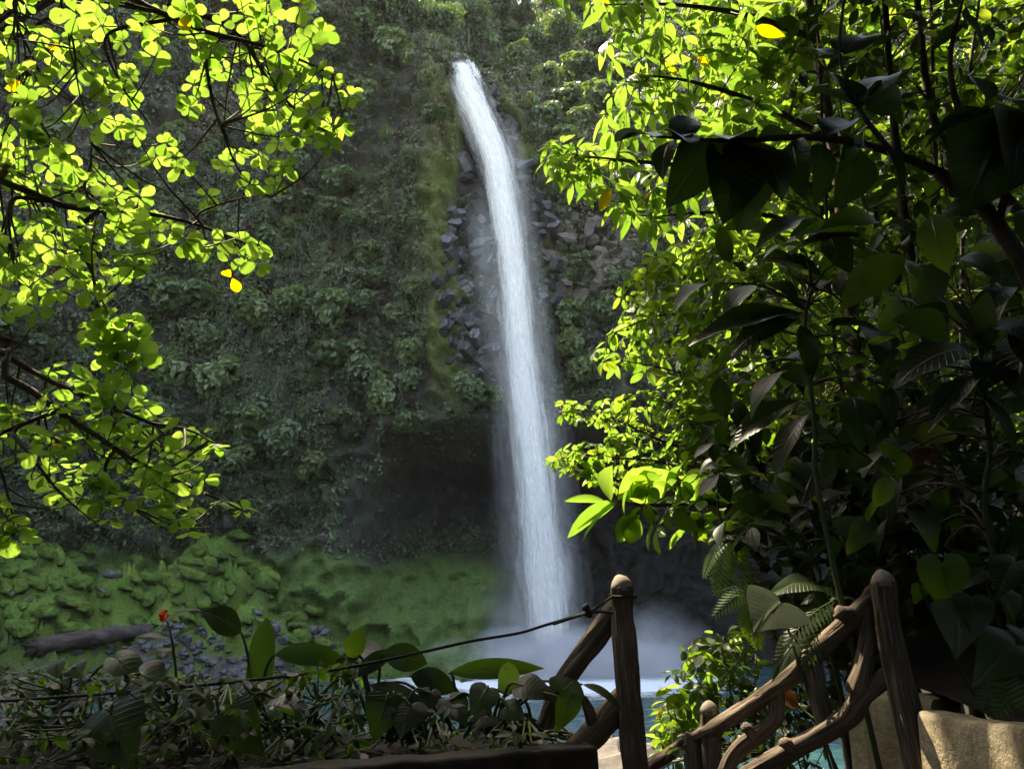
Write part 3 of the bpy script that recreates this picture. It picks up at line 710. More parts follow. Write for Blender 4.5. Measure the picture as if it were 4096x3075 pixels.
bank['kind'] = 'structure'
n = 80000
w = (mossy * (BX < -4) * (BX > -58))[:-1, :-1].ravel(); w = w / w.sum(); idx = RNG.choice(len(w), n, p=w); I, J = np.unravel_index(idx, (259, 189))
p = BV[I, J] + np.stack([RNG.random(n) * .28, RNG.random(n) * .23, np.zeros(n)], 1); p[:, 2] = bank_z(p[:, 0], p[:, 1]) + .04
v, f = leaf_cloud(p, np.tile([0, -.2, 1.0], (n, 1)), RNG.uniform(.06, .15, n), 1.2, .3)
o = link('moss_growth', mesh_np('moss_growth', v, f, None, {'tint': np.repeat(RNG.random(n), 4)}, smooth=False), M['moss']); o['kind'] = 'stuff'
tag(o, 'soft green moss blanketing the boulder bank by the pool', 'moss')
bkm = [rock_mesh('rock', 70 + i, (.9, .75, .6)) for i in range(6)]
for m in bkm: m.materials.append(M['bank_rock'])
cnt = 0
for k in range(1600):
    if cnt >= 300: break
    px, py = (random.uniform(560, 1560), random.uniform(2560, 2740)) if k % 3 else (random.uniform(0, 1500), random.uniform(2380, 2720))
    # find where that sight line meets the bank
    for y in np.arange(56, 92, .5):
        q = at(px, py, y)
        if float(bank_z(q.x, q.y)) > q.z: break
    else: continue
    dd = q.y - shore(q.x); scree = dd < 6.5
    if not scree and random.random() < .62: continue
    o = bpy.data.objects.new('rock', random.choice(bkm)); COL.objects.link(o); o.parent = bank
    s = random.uniform(.35, .85) if scree else random.uniform(.3, .85)
    o.location = (q.x, q.y, float(bank_z(q.x, q.y)) + .12 * s); o.scale = (s, s, s * random.uniform(.7, 1.2)); o.rotation_euler = (random.uniform(-.4, .4), random.uniform(-.4, .4), random.uniform(0, 6))
    cnt += 1
# moss-grown boulders bedded in the bank
def mossy_boulder(seed):
    import bmesh
    bm = bmesh.new(); bmesh.ops.create_icosphere(bm, subdivisions=3, radius=1.0); me = bpy.data.meshes.new('boulder'); bm.to_mesh(me); bm.free()
    v = np.array([tuple(q.co) for q in me.vertices]); v = v * (1 + 1.25 * (fbm(v * 1.2 + seed * 3.3, 4, seed) - .5))[:, None] * np.array([1.0, .85, .75])
    v = v * (1 + .28 * (fbm(v * 3.2 + seed, 3, seed + 9) - .5))[:, None]
    me.vertices.foreach_set('co', v.astype(np.float32).ravel()); me.update()
    nz = np.array([q.normal.z for q in me.vertices]); at_ = me.attributes.new('mossy', 'FLOAT', 'POINT'); at_.data.foreach_set('value', sstep(-.75, -.2, nz + 1.1 * (fbm(v * 1.7, 3, 5) - .5)).astype(np.float32))
    fc = np.array([tuple(q.vertices) for q in me.polygons]); mo = sstep(-.75, -.2, nz + 1.1 * (fbm(v * 1.7, 3, 5) - .5)); nn = np.array([tuple(q.normal) for q in me.vertices])
    pick = RNG.choice(len(fc), 1500, p=mo[fc[:, 0]] / mo[fc[:, 0]].sum()); bw = RNG.dirichlet((1, 1, 1), 1500)
    pp = (v[fc[pick]] * bw[..., None]).sum(1); fv, ff = leaf_cloud(pp + nn[fc[pick, 0]] * .015, nn[fc[pick, 0]], RNG.uniform(.05, .13, 1500), 1.3, .3)
    tri = np.concatenate([np.concatenate([fc, fc[:, 2:3]], 1)[:, :3], np.concatenate([ff[:, [0, 1, 2]], ff[:, [0, 2, 3]]]) + len(v)])
    return_me = mesh_np('boulder', np.concatenate([v, fv]), tri, None, {'mossy': np.concatenate([mo, np.ones(len(fv))])})
    return_me.materials.append(M['bank']); return return_me
mbm = [mossy_boulder(i) for i in range(6)]; cnt = 0
for (px, py) in scatter([(-60, 2230), (300, 2160), (700, 2200), (1150, 2210), (1420, 2380), (1560, 2560), (1300, 2620), (700, 2560), (300, 2580), (-60, 2640)], 165, 44):
    for y in np.arange(56, 94, .5):
        q = at(px, py, y)
        if float(bank_z(q.x, q.y)) > q.z: break
    else: continue
    o = bpy.data.objects.new('boulder', random.choice(mbm)); COL.objects.link(o); o.parent = bank; s = random.uniform(.3, 1.0)
    o.location = (q.x, q.y - .1, float(bank_z(q.x, q.y)) - .22 * s); o.scale = (s * random.uniform(1.0, 1.8), s * random.uniform(.8, 1.2), s * random.uniform(.7, 1.3)); o.rotation_euler = (random.uniform(-.3, .3), random.uniform(.1, .5), random.uniform(-1.0, -.2))
# fallen log with its torn root end
def on_bank(px, py):
    for y in np.arange(54, 92, .25):
        q = at(px, py, y)
        if float(bank_z(q.x, q.y)) > q.z: return Vector((q.x, q.y, float(bank_z(q.x, q.y))))
    return at(px, py, 70)
a, b = on_bank(150, 2625), on_bank(600, 2545)
a.z += .4; b.z += .45
lg = tag(empty('fallen_log', a), 'long grey-brown fallen log with torn root end on the bank', 'log')
pts = [a, a.lerp(b, .3) + Vector((0, -.1, .15)), a.lerp(b, .65) + Vector((0, 0, .1)), b]
v, f = tube_arrays(catmull(pts, 26), list(np.linspace(.80, .55, 26)), 16, .3, .25, 3); link('trunk', mesh_np('trunk', v - np.array(a), f), M['driftwood'], lg)
for k in range(7):
    e = a + Vector((-random.uniform(.4, 1.6), random.uniform(-.8, .5), random.uniform(-.9, .8)))
    v, f = tube_arrays(catmull([a + Vector((.3, 0, 0)), a.lerp(e, .5) + rv(.15), e], 7), list(np.linspace(.34, .07, 7)), 8, .3, .1, k); link('root', mesh_np('root', v - np.array(a), f), M['driftwood'], lg)

# pool
pnx, pny = 220, 230
wx = np.linspace(-60, 62, pnx); wy = 34 + (96 - 34) * np.linspace(0, 1, pny)
WX, WY = np.meshgrid(wx, wy, indexing='ij')
FB = Vector((at(2206, 2690, 86).x, 86.0, POOL))
dist = np.sqrt((WX - FB.x) ** 2 + ((WY - FB.y) * 1.0) ** 2)
Pw = np.stack([WX, WY, WX * 0], -1)
WZ = POOL + (0.10 + .45 * np.exp(-dist / 9)) * (fbm(Pw * .55, 4, 81) - .5) + .06 * (vnoise(Pw * 2.2, 83) - .5)
g = NT('pool_water'); pos = g.geo_pos()
foam = g.math('MULTIPLY', g.attr('foam'), 1.0)
nz_ = g.noise(0.8, 6, 0.7, g.vmul(pos, (.7, 1, 1)))
fk = g.rng(g.math('ADD', foam, g.math('MULTIPLY', g.math('SUBTRACT', nz_, .5), .9)), .42, .75)
c = g.mix(fk, g.mix(g.rng(nz_, .3, .7), (0.010, 0.040, 0.045), (0.030, 0.095, 0.10)), (0.75, 0.80, 0.82))
hb = g.math('ADD', g.noise(1.6, 5, .65, g.vmul(pos, (.6, 1.2, 1))), g.math('MULTIPLY', g.noise(6, 3, .6, pos), .4))
M['water'] = g.surf(g.principled(c, g.rng(fk, 0, 1, .07, .8), .5, g.bump(hb, .8, .25)).outputs[0])
foamv = np.clip(1.15 * np.exp(-(np.clip(dist - 8, 0, None) / 10) ** 1.2), 0, 1)
o = link('pool_water', mesh_np('pool_water', np.stack([WX, WY, WZ], -1).reshape(-1, 3), grid_faces(pnx, pny), None, {'foam': foamv.ravel()}), M['water']); o['kind'] = 'structure'

# ground sheet under everything
def ground_z(x, y):
    x = np.asarray(x, float); y = np.asarray(y, float)
    base = -1.75 - 7.9 * sstep(6.5, 32, y) - 3 * sstep(44, 52, y)
    right = np.clip(x - 3.1 - 0.30 * np.clip(y - 4, 0, None), 0, None)
    rise = np.minimum(right * 0.9, 9 + right * .25) * sstep(2.0, 5.0, y)
    left = np.clip(-x - 9, 0, None) * 0.5 * (1 - sstep(8, 22, y))
    back = np.clip(-3 - y, 0, None) * 0.5
    side = np.clip(x - 5, 0, None) * 0.5 * (1 - sstep(2, 5, y))
    walls = np.minimum(np.clip(np.abs(x) - 54, 0, None) * 2.4, 48) * sstep(-2, 10, y)
    # the stair pit beside the railing
    pit = -1.3 * sstep(.2, .9, x) * (1 - sstep(2.2, 2.9, x)) * sstep(3.2, 4.2, y) * (1 - sstep(9, 14, y))
    P = np.stack([x, y, x * 0], -1)
    return base + walls + rise + left + np.minimum(back, 14) + side + pit + .5 * (fbm(P * .5, 4, 91) - .5) * sstep(1, 6, np.abs(y - 3) + np.abs(x))
gxx = np.concatenate([np.linspace(-80, -12, 40), np.linspace(-11.5, 12, 140), np.linspace(12.5, 80, 40)])
gyy = np.concatenate([np.linspace(-40, 0, 30), np.linspace(.3, 20, 110), np.linspace(20.5, 100, 80)])
QX, QY = np.meshgrid(gxx, gyy, indexing='ij')
GZZ = ground_z(QX, QY)
o = link('ground', mesh_np('ground', np.stack([QX, QY, GZZ], -1).reshape(-1, 3), grid_faces(len(gxx), len(gyy))), M['soil']); o['kind'] = 'structure'
bdm = [rock_mesh('shore_boulder', 170 + i, (1.0, .8, .6)) for i in range(4)]
for i, (px, py, s) in enumerate([(2415, 2965, .62), (2455, 3000, .9), (2500, 2985, .7), (2400, 3030, 1.1), (2480, 3050, 1.2), (2560, 3030, .9), (2600, 2990, .6), (2440, 3080, 1.0), (2380, 2985, .5), (2640, 3050, 1.0)]):
    q = at(px, py, 45.0 - (py - 2960) * .09); o = link('shore_boulder', bdm[i % 4], M['boulder'])
    o.location = q; o.scale = (s, s, s); o.rotation_euler = (random.uniform(-.3, .3), random.uniform(-.3, .3), random.uniform(0, 6))
    tag(o, 'pale sunlit boulder lying at the near edge of the pool', 'boulder', 'boulders on the near pool shore')

# ================================================================== the waterfall
def water_mat(name, streak, lo, hi, col=(0.98, 0.955, 0.915)):
    g = NT(name); fl = g.attr('flow', True)
    n1 = g.noise(1.0, 5, 0.6, g.vmul(fl, (streak, streak, 0.085)), .3)
    n2 = g.noise(2.6, 4, 0.65, g.vmul(fl, (streak, streak, 0.30)), .4)
    k = g.math('ADD', g.math('MULTIPLY', n1, .6), g.math('MULTIPLY', n2, .4))
    a = g.math('MULTIPLY', g.attr('alpha'), g.rng(k, lo, hi, .12, 1.0), True)
    d = g.n('ShaderNodeBsdfDiffuse'); d.inputs[0].default_value = col + (1,)
    t = g.n('ShaderNodeBsdfTranslucent'); t.inputs[0].default_value = col + (1,)
    m = g.n('ShaderNodeMixShader'); m.inputs[0].default_value = .25; g.l(d.outputs[0], m.inputs[1]); g.l(t.outputs[0], m.inputs[2])
    tp = g.n('ShaderNodeBsdfTransparent'); x = g.n('ShaderNodeMixShader'); g.l(a, x.inputs[0]); g.l(tp.outputs[0], x.inputs[1]); g.l(m.outputs[0], x.inputs[2])
    return g.surf(x.outputs[0])
M['fall'] = water_mat('falling_water', 1.7, .41, .61)
M['veil'] = water_mat('water_veil', .8, .38, .70)
wf = tag(empty('waterfall', FB), 'tall white waterfall plunging down the dark cliff into the pool', 'waterfall')
def stream_path(px, n, y0, y1, wk=1.0):
    P = [at(a, b, y0 + (y1 - y0) * (i / (len(px) - 1)) ** .8) for i, (a, b, c) in enumerate(px)]
    C = catmull(P, n); hw = wk * np.interp(np.linspace(0, 1, n), np.linspace(0, 1, len(px)), [c for a, b, c in px])
    return C, [h / F * (c.y * CP + c.z * SP) for h, c in zip(hw, C)]
def shell(name, C, HW, k, alpha, mat, sides=40, ragged=.10, seed=0, thick=.55, fade=(0.02, .05), grow=0.0):
    n = len(C); V, A, FL = [], [], []
    ln = 0
    for i in range(n):
        if i: ln += (C[i] - C[i-1]).length
        t = i / (n - 1); w = HW[i] * k * (1 + grow * t)
        e = float(sstep(0, max(fade[0], 1e-4), t) * (1 - sstep(1 - fade[1], 1.0001, t)))
        for s in range(sides):
            a = 2 * math.pi * s / sides
            q = np.array([math.cos(a) * 2.0, math.sin(a) * 2.0, ln * .22 + seed * 7])
            r = 1 + ragged * 2.4 * (float(fbm(q, 3, seed)) - .5)
            V.append((C[i].x + math.cos(a) * w * r, C[i].y + math.sin(a) * w * thick * r, C[i].z)); A.append(alpha * e)
            FL.append((math.cos(a) * k * 1.2, math.sin(a) * k * 1.2 + seed * 3.1, ln))
    f = []
    for i in range(n - 1):
        for s in range(sides): f.append((i*sides+s, i*sides+(s+1) % sides, (i+1)*sides+(s+1) % sides, (i+1)*sides+s))
    return link(name, mesh_np(name, np.array(V) - np.array(FB), np.array(f), None, {'alpha': A, 'flow': np.array(FL)}), M[mat], wf)
C, HW = stream_path(stream_px, 170, 89.3, 86, .80)
for i, (k, a) in enumerate([(1.6, .07), (1.42, .13), (1.26, .22), (1.1, .34), (.96, .52), (.84, .72), (.7, .9), (.5, .98)]):
    shell('stream_layer', C, HW, k, a, 'fall', seed=i, ragged=.34 if k > .9 else .20)
veil_px = [(1935, 700, 40), (1945, 850, 80), (1965, 1000, 95), (1990, 1200, 95), (2015, 1400, 95), (2050, 1600, 100), (2085, 1850, 115), (2110, 2100, 130), (2130, 2400, 150), (2150, 2640, 165)]
C2, H2 = stream_path(veil_px, 60, 88.2, 86)
for i, (k, a) in enumerate([(1.15, .025), (.95, .04), (.75, .05), (.5, .07)]): shell('spray_veil', C2, H2, k, a, 'veil', 32, .2, 20 + i, fade=(.2, .05))
veil2 = [(2010, 430, 20), (2060, 600, 40), (2090, 800, 45), (2130, 1100, 50), (2180, 1500, 60), (2230, 1900, 75), (2260, 2300, 85), (2270, 2640, 95)]
C3, H3 = stream_path(veil2, 50, 88.6, 86)
for i, (k, a) in enumerate([(1.1, .04), (.8, .06), (.5, .08)]): shell('spray_veil', C3, H3, k, a, 'veil', 28, .2, 40 + i, fade=(.15, .05))
for i, pts in enumerate([[(1975, 1000), (1945, 1060), (1930, 1110), (1925, 1160)], [(2000, 1080), (1970, 1150), (1955, 1220), (1950, 1290)], [(1850, 212), (1866, 240), (1880, 275)], [(1885, 245), (1905, 290), (1925, 340)], [(1935, 320), (1962, 375), (1990, 440)]]):
    Cx = [];
    for (a, b) in pts:
        q = at(a, b, 88)
        if True:
            for _ in range(4): q = at(a, b, float(cliff_y(q.x, q.z)) - .75)
        else: q = at(a, b, 87.6)
        Cx.append(q)
    Cx = catmull(Cx, 26); h = .16 if i < 2 else .30
    shell('trickle', Cx, [h * (.7 + .5 * math.sin(j * .9 + i) ** 2) for j in range(26)], 1.0, .25 if i < 2 else .8, 'veil', 10, .3, 60 + i, .5, (.15, .4), .6)  # strands at the lip are white shapes standing in for sun glints on rock

# spray thrown up at the foot: drifting droplets as a volume
def spray(name, c, rad, dens, seed, aniso=0.2, scale=2.2):
    import bmesh
    bm = bmesh.new(); bmesh.ops.create_icosphere(bm, subdivisions=3, radius=1.0); me = bpy.data.meshes.new(name); bm.to_mesh(me); bm.free()
    g = NT(name + '_droplets'); ob = g.obj()
    ln = g.n('ShaderNodeVectorMath', operation='LENGTH'); g.l(ob, ln.inputs[0])
    fall = g.rng(ln.outputs['Value'], 0.15, 0.98, 1.0, 0.0)
    fall = g.math('POWER', fall, 1.6)
    nz = g.noise(scale, 4, .62, g.vmul(ob, (1, 1, .8)), .6)
    de = g.math('MULTIPLY', g.math('MULTIPLY', fall, g.rng(nz, .36, .68, .05, 1.4)), dens)
    v = g.n('ShaderNodeVolumePrincipled'); v.inputs['Color'].default_value = (.96, .97, 1.0, 1); v.inputs['Anisotropy'].default_value = aniso
    g.l(de, v.inputs['Density']); g.l(v.outputs[0], g.out.inputs['Volume'])
    o = link(name, me, g.m, wf); o.location = Vector(c) - FB; o.scale = rad; o['kind'] = 'stuff'; return o
fx = FB.x
spray('spray_cloud', (fx + .5, 85, POOL + 1.2), (15, 7, 4.0), 2.4, 1)
spray('spray_cloud', (fx + 8.5, 84.5, POOL + 2.2), (8.5, 5, 5.8), .34, 2)
spray('spray_cloud', (fx - 4.0, 86, POOL + 3.5), (6.0, 4, 6.0), .26, 3)

# ================================================================== trees close by
def poly_limb(pl, name, px, r0, r1, mat='bark', n=18, sides=8, rough=.15):
    pts = [at(*p) for p in px]; pl.tube(name, pts, [r0, r1], mat, sides, rough, n=n); return catmull(pts, n)
def grow(pl, poly, n, mind, yr, key, size, nl, mats, limbs, axis=None, ajit=.35, tilt=.15, jit=.25, wid=1.0, twig=True, droop=0.0, keep=None):
    for (px, py) in scatter(poly, n, mind):
        if keep and not keep(px, py): continue
        c = at(px, py, random.uniform(*yr)); ax = Vector(axis if axis is not None else SUN) + rv(ajit)
        pl.rosette(key, c, ax, random.randint(*nl), random.uniform(*size), mats, tilt, jit, wid)
        if twig and limbs:
            b = min(random.sample(limbs, min(len(limbs), 60)), key=lambda q: (q - c).length)
            if (b - c).length < 2.2:
                m = b.lerp(c, .55) + rv(.04) + Vector((0, 0, -.05)); pl.twig([b, m, c], .007 * (b - c).length ** .5 + .0025, .0025)

# ---- left: tree with round leaves reaching over the view
LT = Plant('almond_tree', 'tree with round backlit yellow-green leaves reaching over the gorge opposite the railing', 'tree', (-7.6, 5.2, -1.7))
LT.tube('trunk', [(-7.6, 5.2, -1.9), (-7.4, 5.2, .5), (-7.5, 5.1, 2.6), (-7.2, 5.3, 5.2), (-7.0, 5.3, 7.5)], [.24, .10], 'bark', 12, .15, n=24)
limbs = []
TR = [(-7.45, 5.15, 1.6), (-7.45, 5.15, 2.2), (-7.3, 5.2, 3.6), (-7.2, 5.3, 4.8)]
def limb(start, px, r0, r1, nm='branch', n=22):
    pts = ([Vector(start)] if start is not None else []) + [at(*p) for p in px]
    LT.tube(nm, pts, [r0, r1], 'bark', 8, .12, n=n); q = catmull(pts, n); limbs.extend(q); return q
A1 = limb(TR[3], [(250, -220, 5.2), (520, -10, 5.1), (700, 75, 5.0), (830, 130, 5.0), (1020, 175, 4.95), (1200, 240, 4.9), (1330, 300, 4.9)], .034, .005)
A2 = limb(TR[3], [(400, -200, 5.5), (700, -5, 5.4), (810, 65, 5.3), (950, 130, 5.3), (1080, 330, 5.2), (1230, 480, 5.2), (1380, 560, 5.2)], .030, .005)
limb(A2[12], [(830, 200, 5.2), (850, 400, 5.2), (890, 520, 5.1), (960, 690, 5.1), (1080, 790, 5.1)], .016, .004)
limb(A1[9], [(430, 140, 5.0), (480, 330, 4.9), (600, 500, 4.9)], .014, .004)
limb(A1[8], [(265, -30, 4.9), (295, 180, 4.8), (310, 330, 4.8), (335, 440, 4.8)], .012, .003)
limb(A1[8], [(90, -30, 5.2), (100, 200, 5.1), (105, 400, 5.1)], .012, .003)
B1 = limb(TR[1], [(-200, 660, 5.2), (0, 725, 5.1), (150, 780, 5.1), (290, 832, 5.1), (500, 842, 5.0), (720, 880, 5.0), (900, 940, 5.0), (1070, 1010, 5.0)], .032, .005)
limb(B1[12], [(310, 930, 5.0), (370, 1100, 5.0), (395, 1230, 5.0), (440, 1330, 5.0), (520, 1440, 5.0)], .016, .003)
limb(B1[12], [(340, 760, 5.1), (362, 650, 5.1), (365, 560, 5.1)], .012, .003)
limb(B1[9], [(50, 800, 5.0), (40, 950, 4.9), (60, 1100, 4.9)], .016, .004)
limb(B1[17], [(800, 850, 5.0), (980, 790, 5.1), (1100, 780, 5.1)], .010, .003)
C1 = limb(TR[0], [(-200, 1330, 5.0), (0, 1410, 5.0), (120, 1480, 5.0), (280, 1560, 4.95), (450, 1625, 4.9), (600, 1690, 4.9), (760, 1720, 4.9), (880, 1790, 4.9)], .026, .005)
C2 = limb(TR[0], [(-200, 1380, 4.9), (0, 1495, 4.8), (130, 1565, 4.8), (250, 1655, 4.8), (390, 1745, 4.75), (520, 1830, 4.7), (700, 1920, 4.7), (860, 1990, 4.7), (990, 2050, 4.7)], .028, .005)
limb(C2[9], [(60, 1720, 4.7), (130, 1830, 4.6), (230, 1960, 4.6), (330, 2050, 4.6)], .014, .004)
limb(C2[13], [(420, 1880, 4.7), (470, 1990, 4.7), (600, 2060, 4.7), (720, 2120, 4.7)], .012, .003)
limb(C2[9], [(-30, 1760, 4.7), (10, 1900, 4.7), (50, 2060, 4.7), (60, 2150, 4.7)], .012, .003)
hole = lambda px, py: float(fbm(np.array([px / 210, py / 210, 3.3]), 2, 12)) > .345 and not (((px-620)/95)**2 + ((py-400)/100)**2 < 1 or ((px-170)/90)**2 + ((py-60)/45)**2 < 1 or ((px-430)/110)**2 + ((py-470)/90)**2 < .8 and py > 520 or ((px - 640) / 120) ** 2 + ((py - 730) / 70) ** 2 < 1 or ((px-700)/60)**2 + ((py-250)/60)**2 < 1)
LL = ['leaf_left'] * 400 + ['leaf_yellow']
LA = Vector((SUN.x * .8, SUN.y * 1.25, SUN.z * .95))
PA = [(-60, -60), (1250, -60), (1250, 70), (1320, 160), (1360, 290), (1420, 440), (1400, 540), (1310, 600), (1220, 570), (1120, 760), (1060, 800), (900, 690), (750, 690), (560, 650), (480, 540), (400, 520), (300, 500), (240, 420), (150, 480), (-60, 360)]
PB = [(-60, 500), (150, 520), (260, 580), (330, 640), (400, 680), (500, 740), (700, 700), (800, 740), (900, 860), (1050, 980), (1040, 1060), (960, 1030), (850, 990), (700, 970), (600, 950), (560, 1080), (480, 1150), (330, 1220), (260, 1140), (170, 1260), (-60, 1230)]
PB2 = [(350, 1250), (520, 1270), (560, 1420), (500, 1470), (360, 1400)]
PC = [(-60, 1610), (90, 1650), (160, 1740), (200, 1480), (330, 1510), (520, 1560), (680, 1700), (840, 1730), (880, 1830), (840, 1890), (800, 1950), (980, 2030), (960, 2090), (880, 2010), (760, 1960), (780, 2150), (690, 2130), (550, 2040), (430, 2090), (330, 2020), (200, 2010), (150, 1890), (-60, 1800)]
PD = [(-60, 1960), (50, 2000), (110, 2130), (60, 2170), (-60, 2170)]
grow(LT, PA, 96, 62, (4.6, 6.0), 'obov', (.092, .128), (5, 7), LL, limbs, LA, .42, .12, .22, keep=hole)
grow(LT, PA, 24, 100, (4.5, 5.0), 'obov', (.09, .13), (3, 6), LL, limbs, LA, .55, .2, .3, keep=hole)
grow(LT, PB, 84, 60, (4.5, 6.1), 'obov', (.090, .125), (5, 7), LL, limbs, LA, .5, .15, .3, keep=hole)
grow(LT, PB2, 9, 60, (4.9, 5.1), 'obov', (.12, .145), (5, 6), LL, limbs, LA, .3, .12, .22)
grow(LT, PC, 70, 56, (4.4, 5.4), 'obov', (.088, .124), (4, 7), LL, limbs, (SUN.x, SUN.y * .8, SUN.z * 1.2), .45, .15, .3)
grow(LT, PD, 5, 50, (4.6, 4.8), 'obov', (.12, .14), (4, 6), LL, limbs, LA, .4, .12, .22)
LT.rosette('obov', at(925, 1110, 5.0), LA, 2, .10, 'leaf_yellow')
LT.finish(300)

# ---- right: sunlit trees beyond the railing
RT = Plant('lance_leaf_tree', 'sunlit tree with drooping whorls of long lime-green leaves right of the fall', 'tree', (4.2, 9.6, -2.2))
rt_l = []
def rlimb(pl, store, pts, r0, r1, nm='branch', n=18, mat='bark', world0=None):
    p = ([Vector(world0)] if world0 is not None else []) + [at(*q) for q in pts]
    pl.tube(nm, p, [r0, r1], mat, 8, .15, n=n); store.extend(catmull(p, n))
rlimb(RT, rt_l, [(3480, 2200, 9.6), (3430, 1500, 9.6), (3350, 700, 9.5), (3250, 100, 9.5), (3180, -350, 9.5)], .11, .05, 'trunk', world0=(4.2, 9.6, -2.4))
rlimb(RT, rt_l, [(3350, 760, 9.5), (3000, 700, 9.2), (2700, 660, 9.0), (2480, 640, 8.9), (2300, 620, 8.9)], .05, .008)
rlimb(RT, rt_l, [(3330, 560, 9.5), (3050, 420, 9.2), (2780, 330, 9.0), (2560, 300, 8.9)], .05, .008)
rlimb(RT, rt_l, [(3250, 150, 9.5), (2980, 60, 9.2), (2700, 20, 9.0), (2420, 20, 8.9)], .05, .008)
rlimb(RT, rt_l, [(3360, 900, 9.5), (3050, 860, 9.2), (2800, 850, 9.0), (2600, 870, 8.9)], .04, .007)
rlimb(RT, rt_l, [(3200, -100, 9.5), (2900, -200, 9.0), (2500, -160, 8.9), (2250, -60, 8.8)], .04, .007)
LR = ['leaf_right'] * 150 + ['leaf_yellow']
WA = Vector((SUN.x * .9, SUN.y * .7, SUN.z))
def whorl(pl, store, poly, n, mind, yr, size, nl, tilt=.55, mats=LR, key='lance', ajit=.35, keep=None):
    grow(pl, poly, n, mind, yr, key, size, nl, mats, store, WA, ajit, tilt, .3, keep=keep)
P1 = [(2180, -60), (3000, -60), (3050, 900), (2800, 930), (2560, 900), (2500, 830), (2360, 800), (2240, 700), (2200, 640), (2330, 600), (2440, 560), (2420, 440), (2470, 300), (2400, 200), (2460, 80), (2250, 20)]
gap = lambda px, py: not (((px - 2330) / 110) ** 2 + ((py - 120) / 110) ** 2 < .6)
whorl(RT, rt_l, P1, 105, 62, (8.4, 10.0), (.28, .37), (5, 8), .6, keep=gap)
whorl(RT, rt_l, [(2170, 585), (2290, 560), (2380, 600), (2380, 690), (2250, 700), (2165, 660)], 14, 36, (8.7, 9.0), (.17, .24), (5, 7), .4)
RT.finish(300)

ST = Plant('feathery_sapling', 'sunlit sapling with fine yellow-green leaf sprays below the lance-leaf tree', 'tree', (3.2, 8.0, -2.4))
st_l = []
rlimb(ST, st_l, [(3350, 2250, 8.0), (3200, 1750, 8.0), (3050, 1350, 8.0), (2960, 1050, 8.0)], .07, .03, 'trunk', world0=(3.2, 8.0, -2.6))
for a in ([(3060, 1380, 8.0), (2850, 1290, 7.9), (2650, 1260, 7.8), (2430, 1340, 7.8)], [(3000, 1200, 8.0), (2820, 1120, 7.9), (2620, 1110, 7.8), (2510, 1130, 7.8)], [(3150, 1640, 8.0), (2900, 1560, 7.9), (2680, 1480, 7.8), (2480, 1440, 7.8)], [(2980, 1080, 8.0), (2850, 990, 8.0), (2740, 960, 7.9)]): rlimb(ST, st_l, a, .022, .004)
P2 = [(2480, 1090), (2560, 1080), (2700, 960), (3100, 960), (3250, 1300), (3250, 1600), (2900, 1650), (2600, 1530), (2480, 1480), (2370, 1420), (2400, 1330), (2500, 1270), (2470, 1180)]
whorl(ST, st_l, P2, 150, 40, (7.2, 8.8), (.13, .20), (5, 8), .3, ['leaf_right'] * 6 + ['leaf_mid'] * 4, 'ellip', .5)
ST.finish(300)

SS = Plant('small_leaf_shrub', 'sunlit shrub with small glossy leaves on twisting twigs beside the falling water', 'shrub', (2.9, 7.6, -2.4))
ss_l = []
rlimb(SS, ss_l, [(3300, 2500, 7.6), (3150, 2200, 7.6), (2980, 1950, 7.6), (2800, 1820, 7.6)], .05, .02, 'trunk', world0=(2.9, 7.6, -2.6))
for a in ([(2860, 1850, 7.6), (2640, 1760, 7.5), (2420, 1660, 7.5), (2240, 1620, 7.5)], [(2900, 1880, 7.6), (2680, 1850, 7.5), (2450, 1830, 7.5), (2220, 1830, 7.5)], [(2950, 1920, 7.6), (2700, 1930, 7.5), (2500, 1920, 7.4), (2300, 1880, 7.4)], [(2860, 1840, 7.6), (2750, 1680, 7.5), (2600, 1560, 7.5)]): rlimb(SS, ss_l, a, .018, .004)
P3 = [(2210, 1600), (2400, 1610), (2560, 1560), (2760, 1500), (2950, 1650), (2900, 1900), (2620, 1980), (2400, 1930), (2260, 1900), (2190, 1850), (2240, 1790), (2420, 1760), (2440, 1700), (2260, 1660)]
whorl(SS, ss_l, P3, 130, 32, (7.0, 7.9), (.085, .13), (5, 8), .2, ['leaf_right'] * 8 + ['leaf_mid'] * 3, 'ellip', .6)
SS.finish(300)

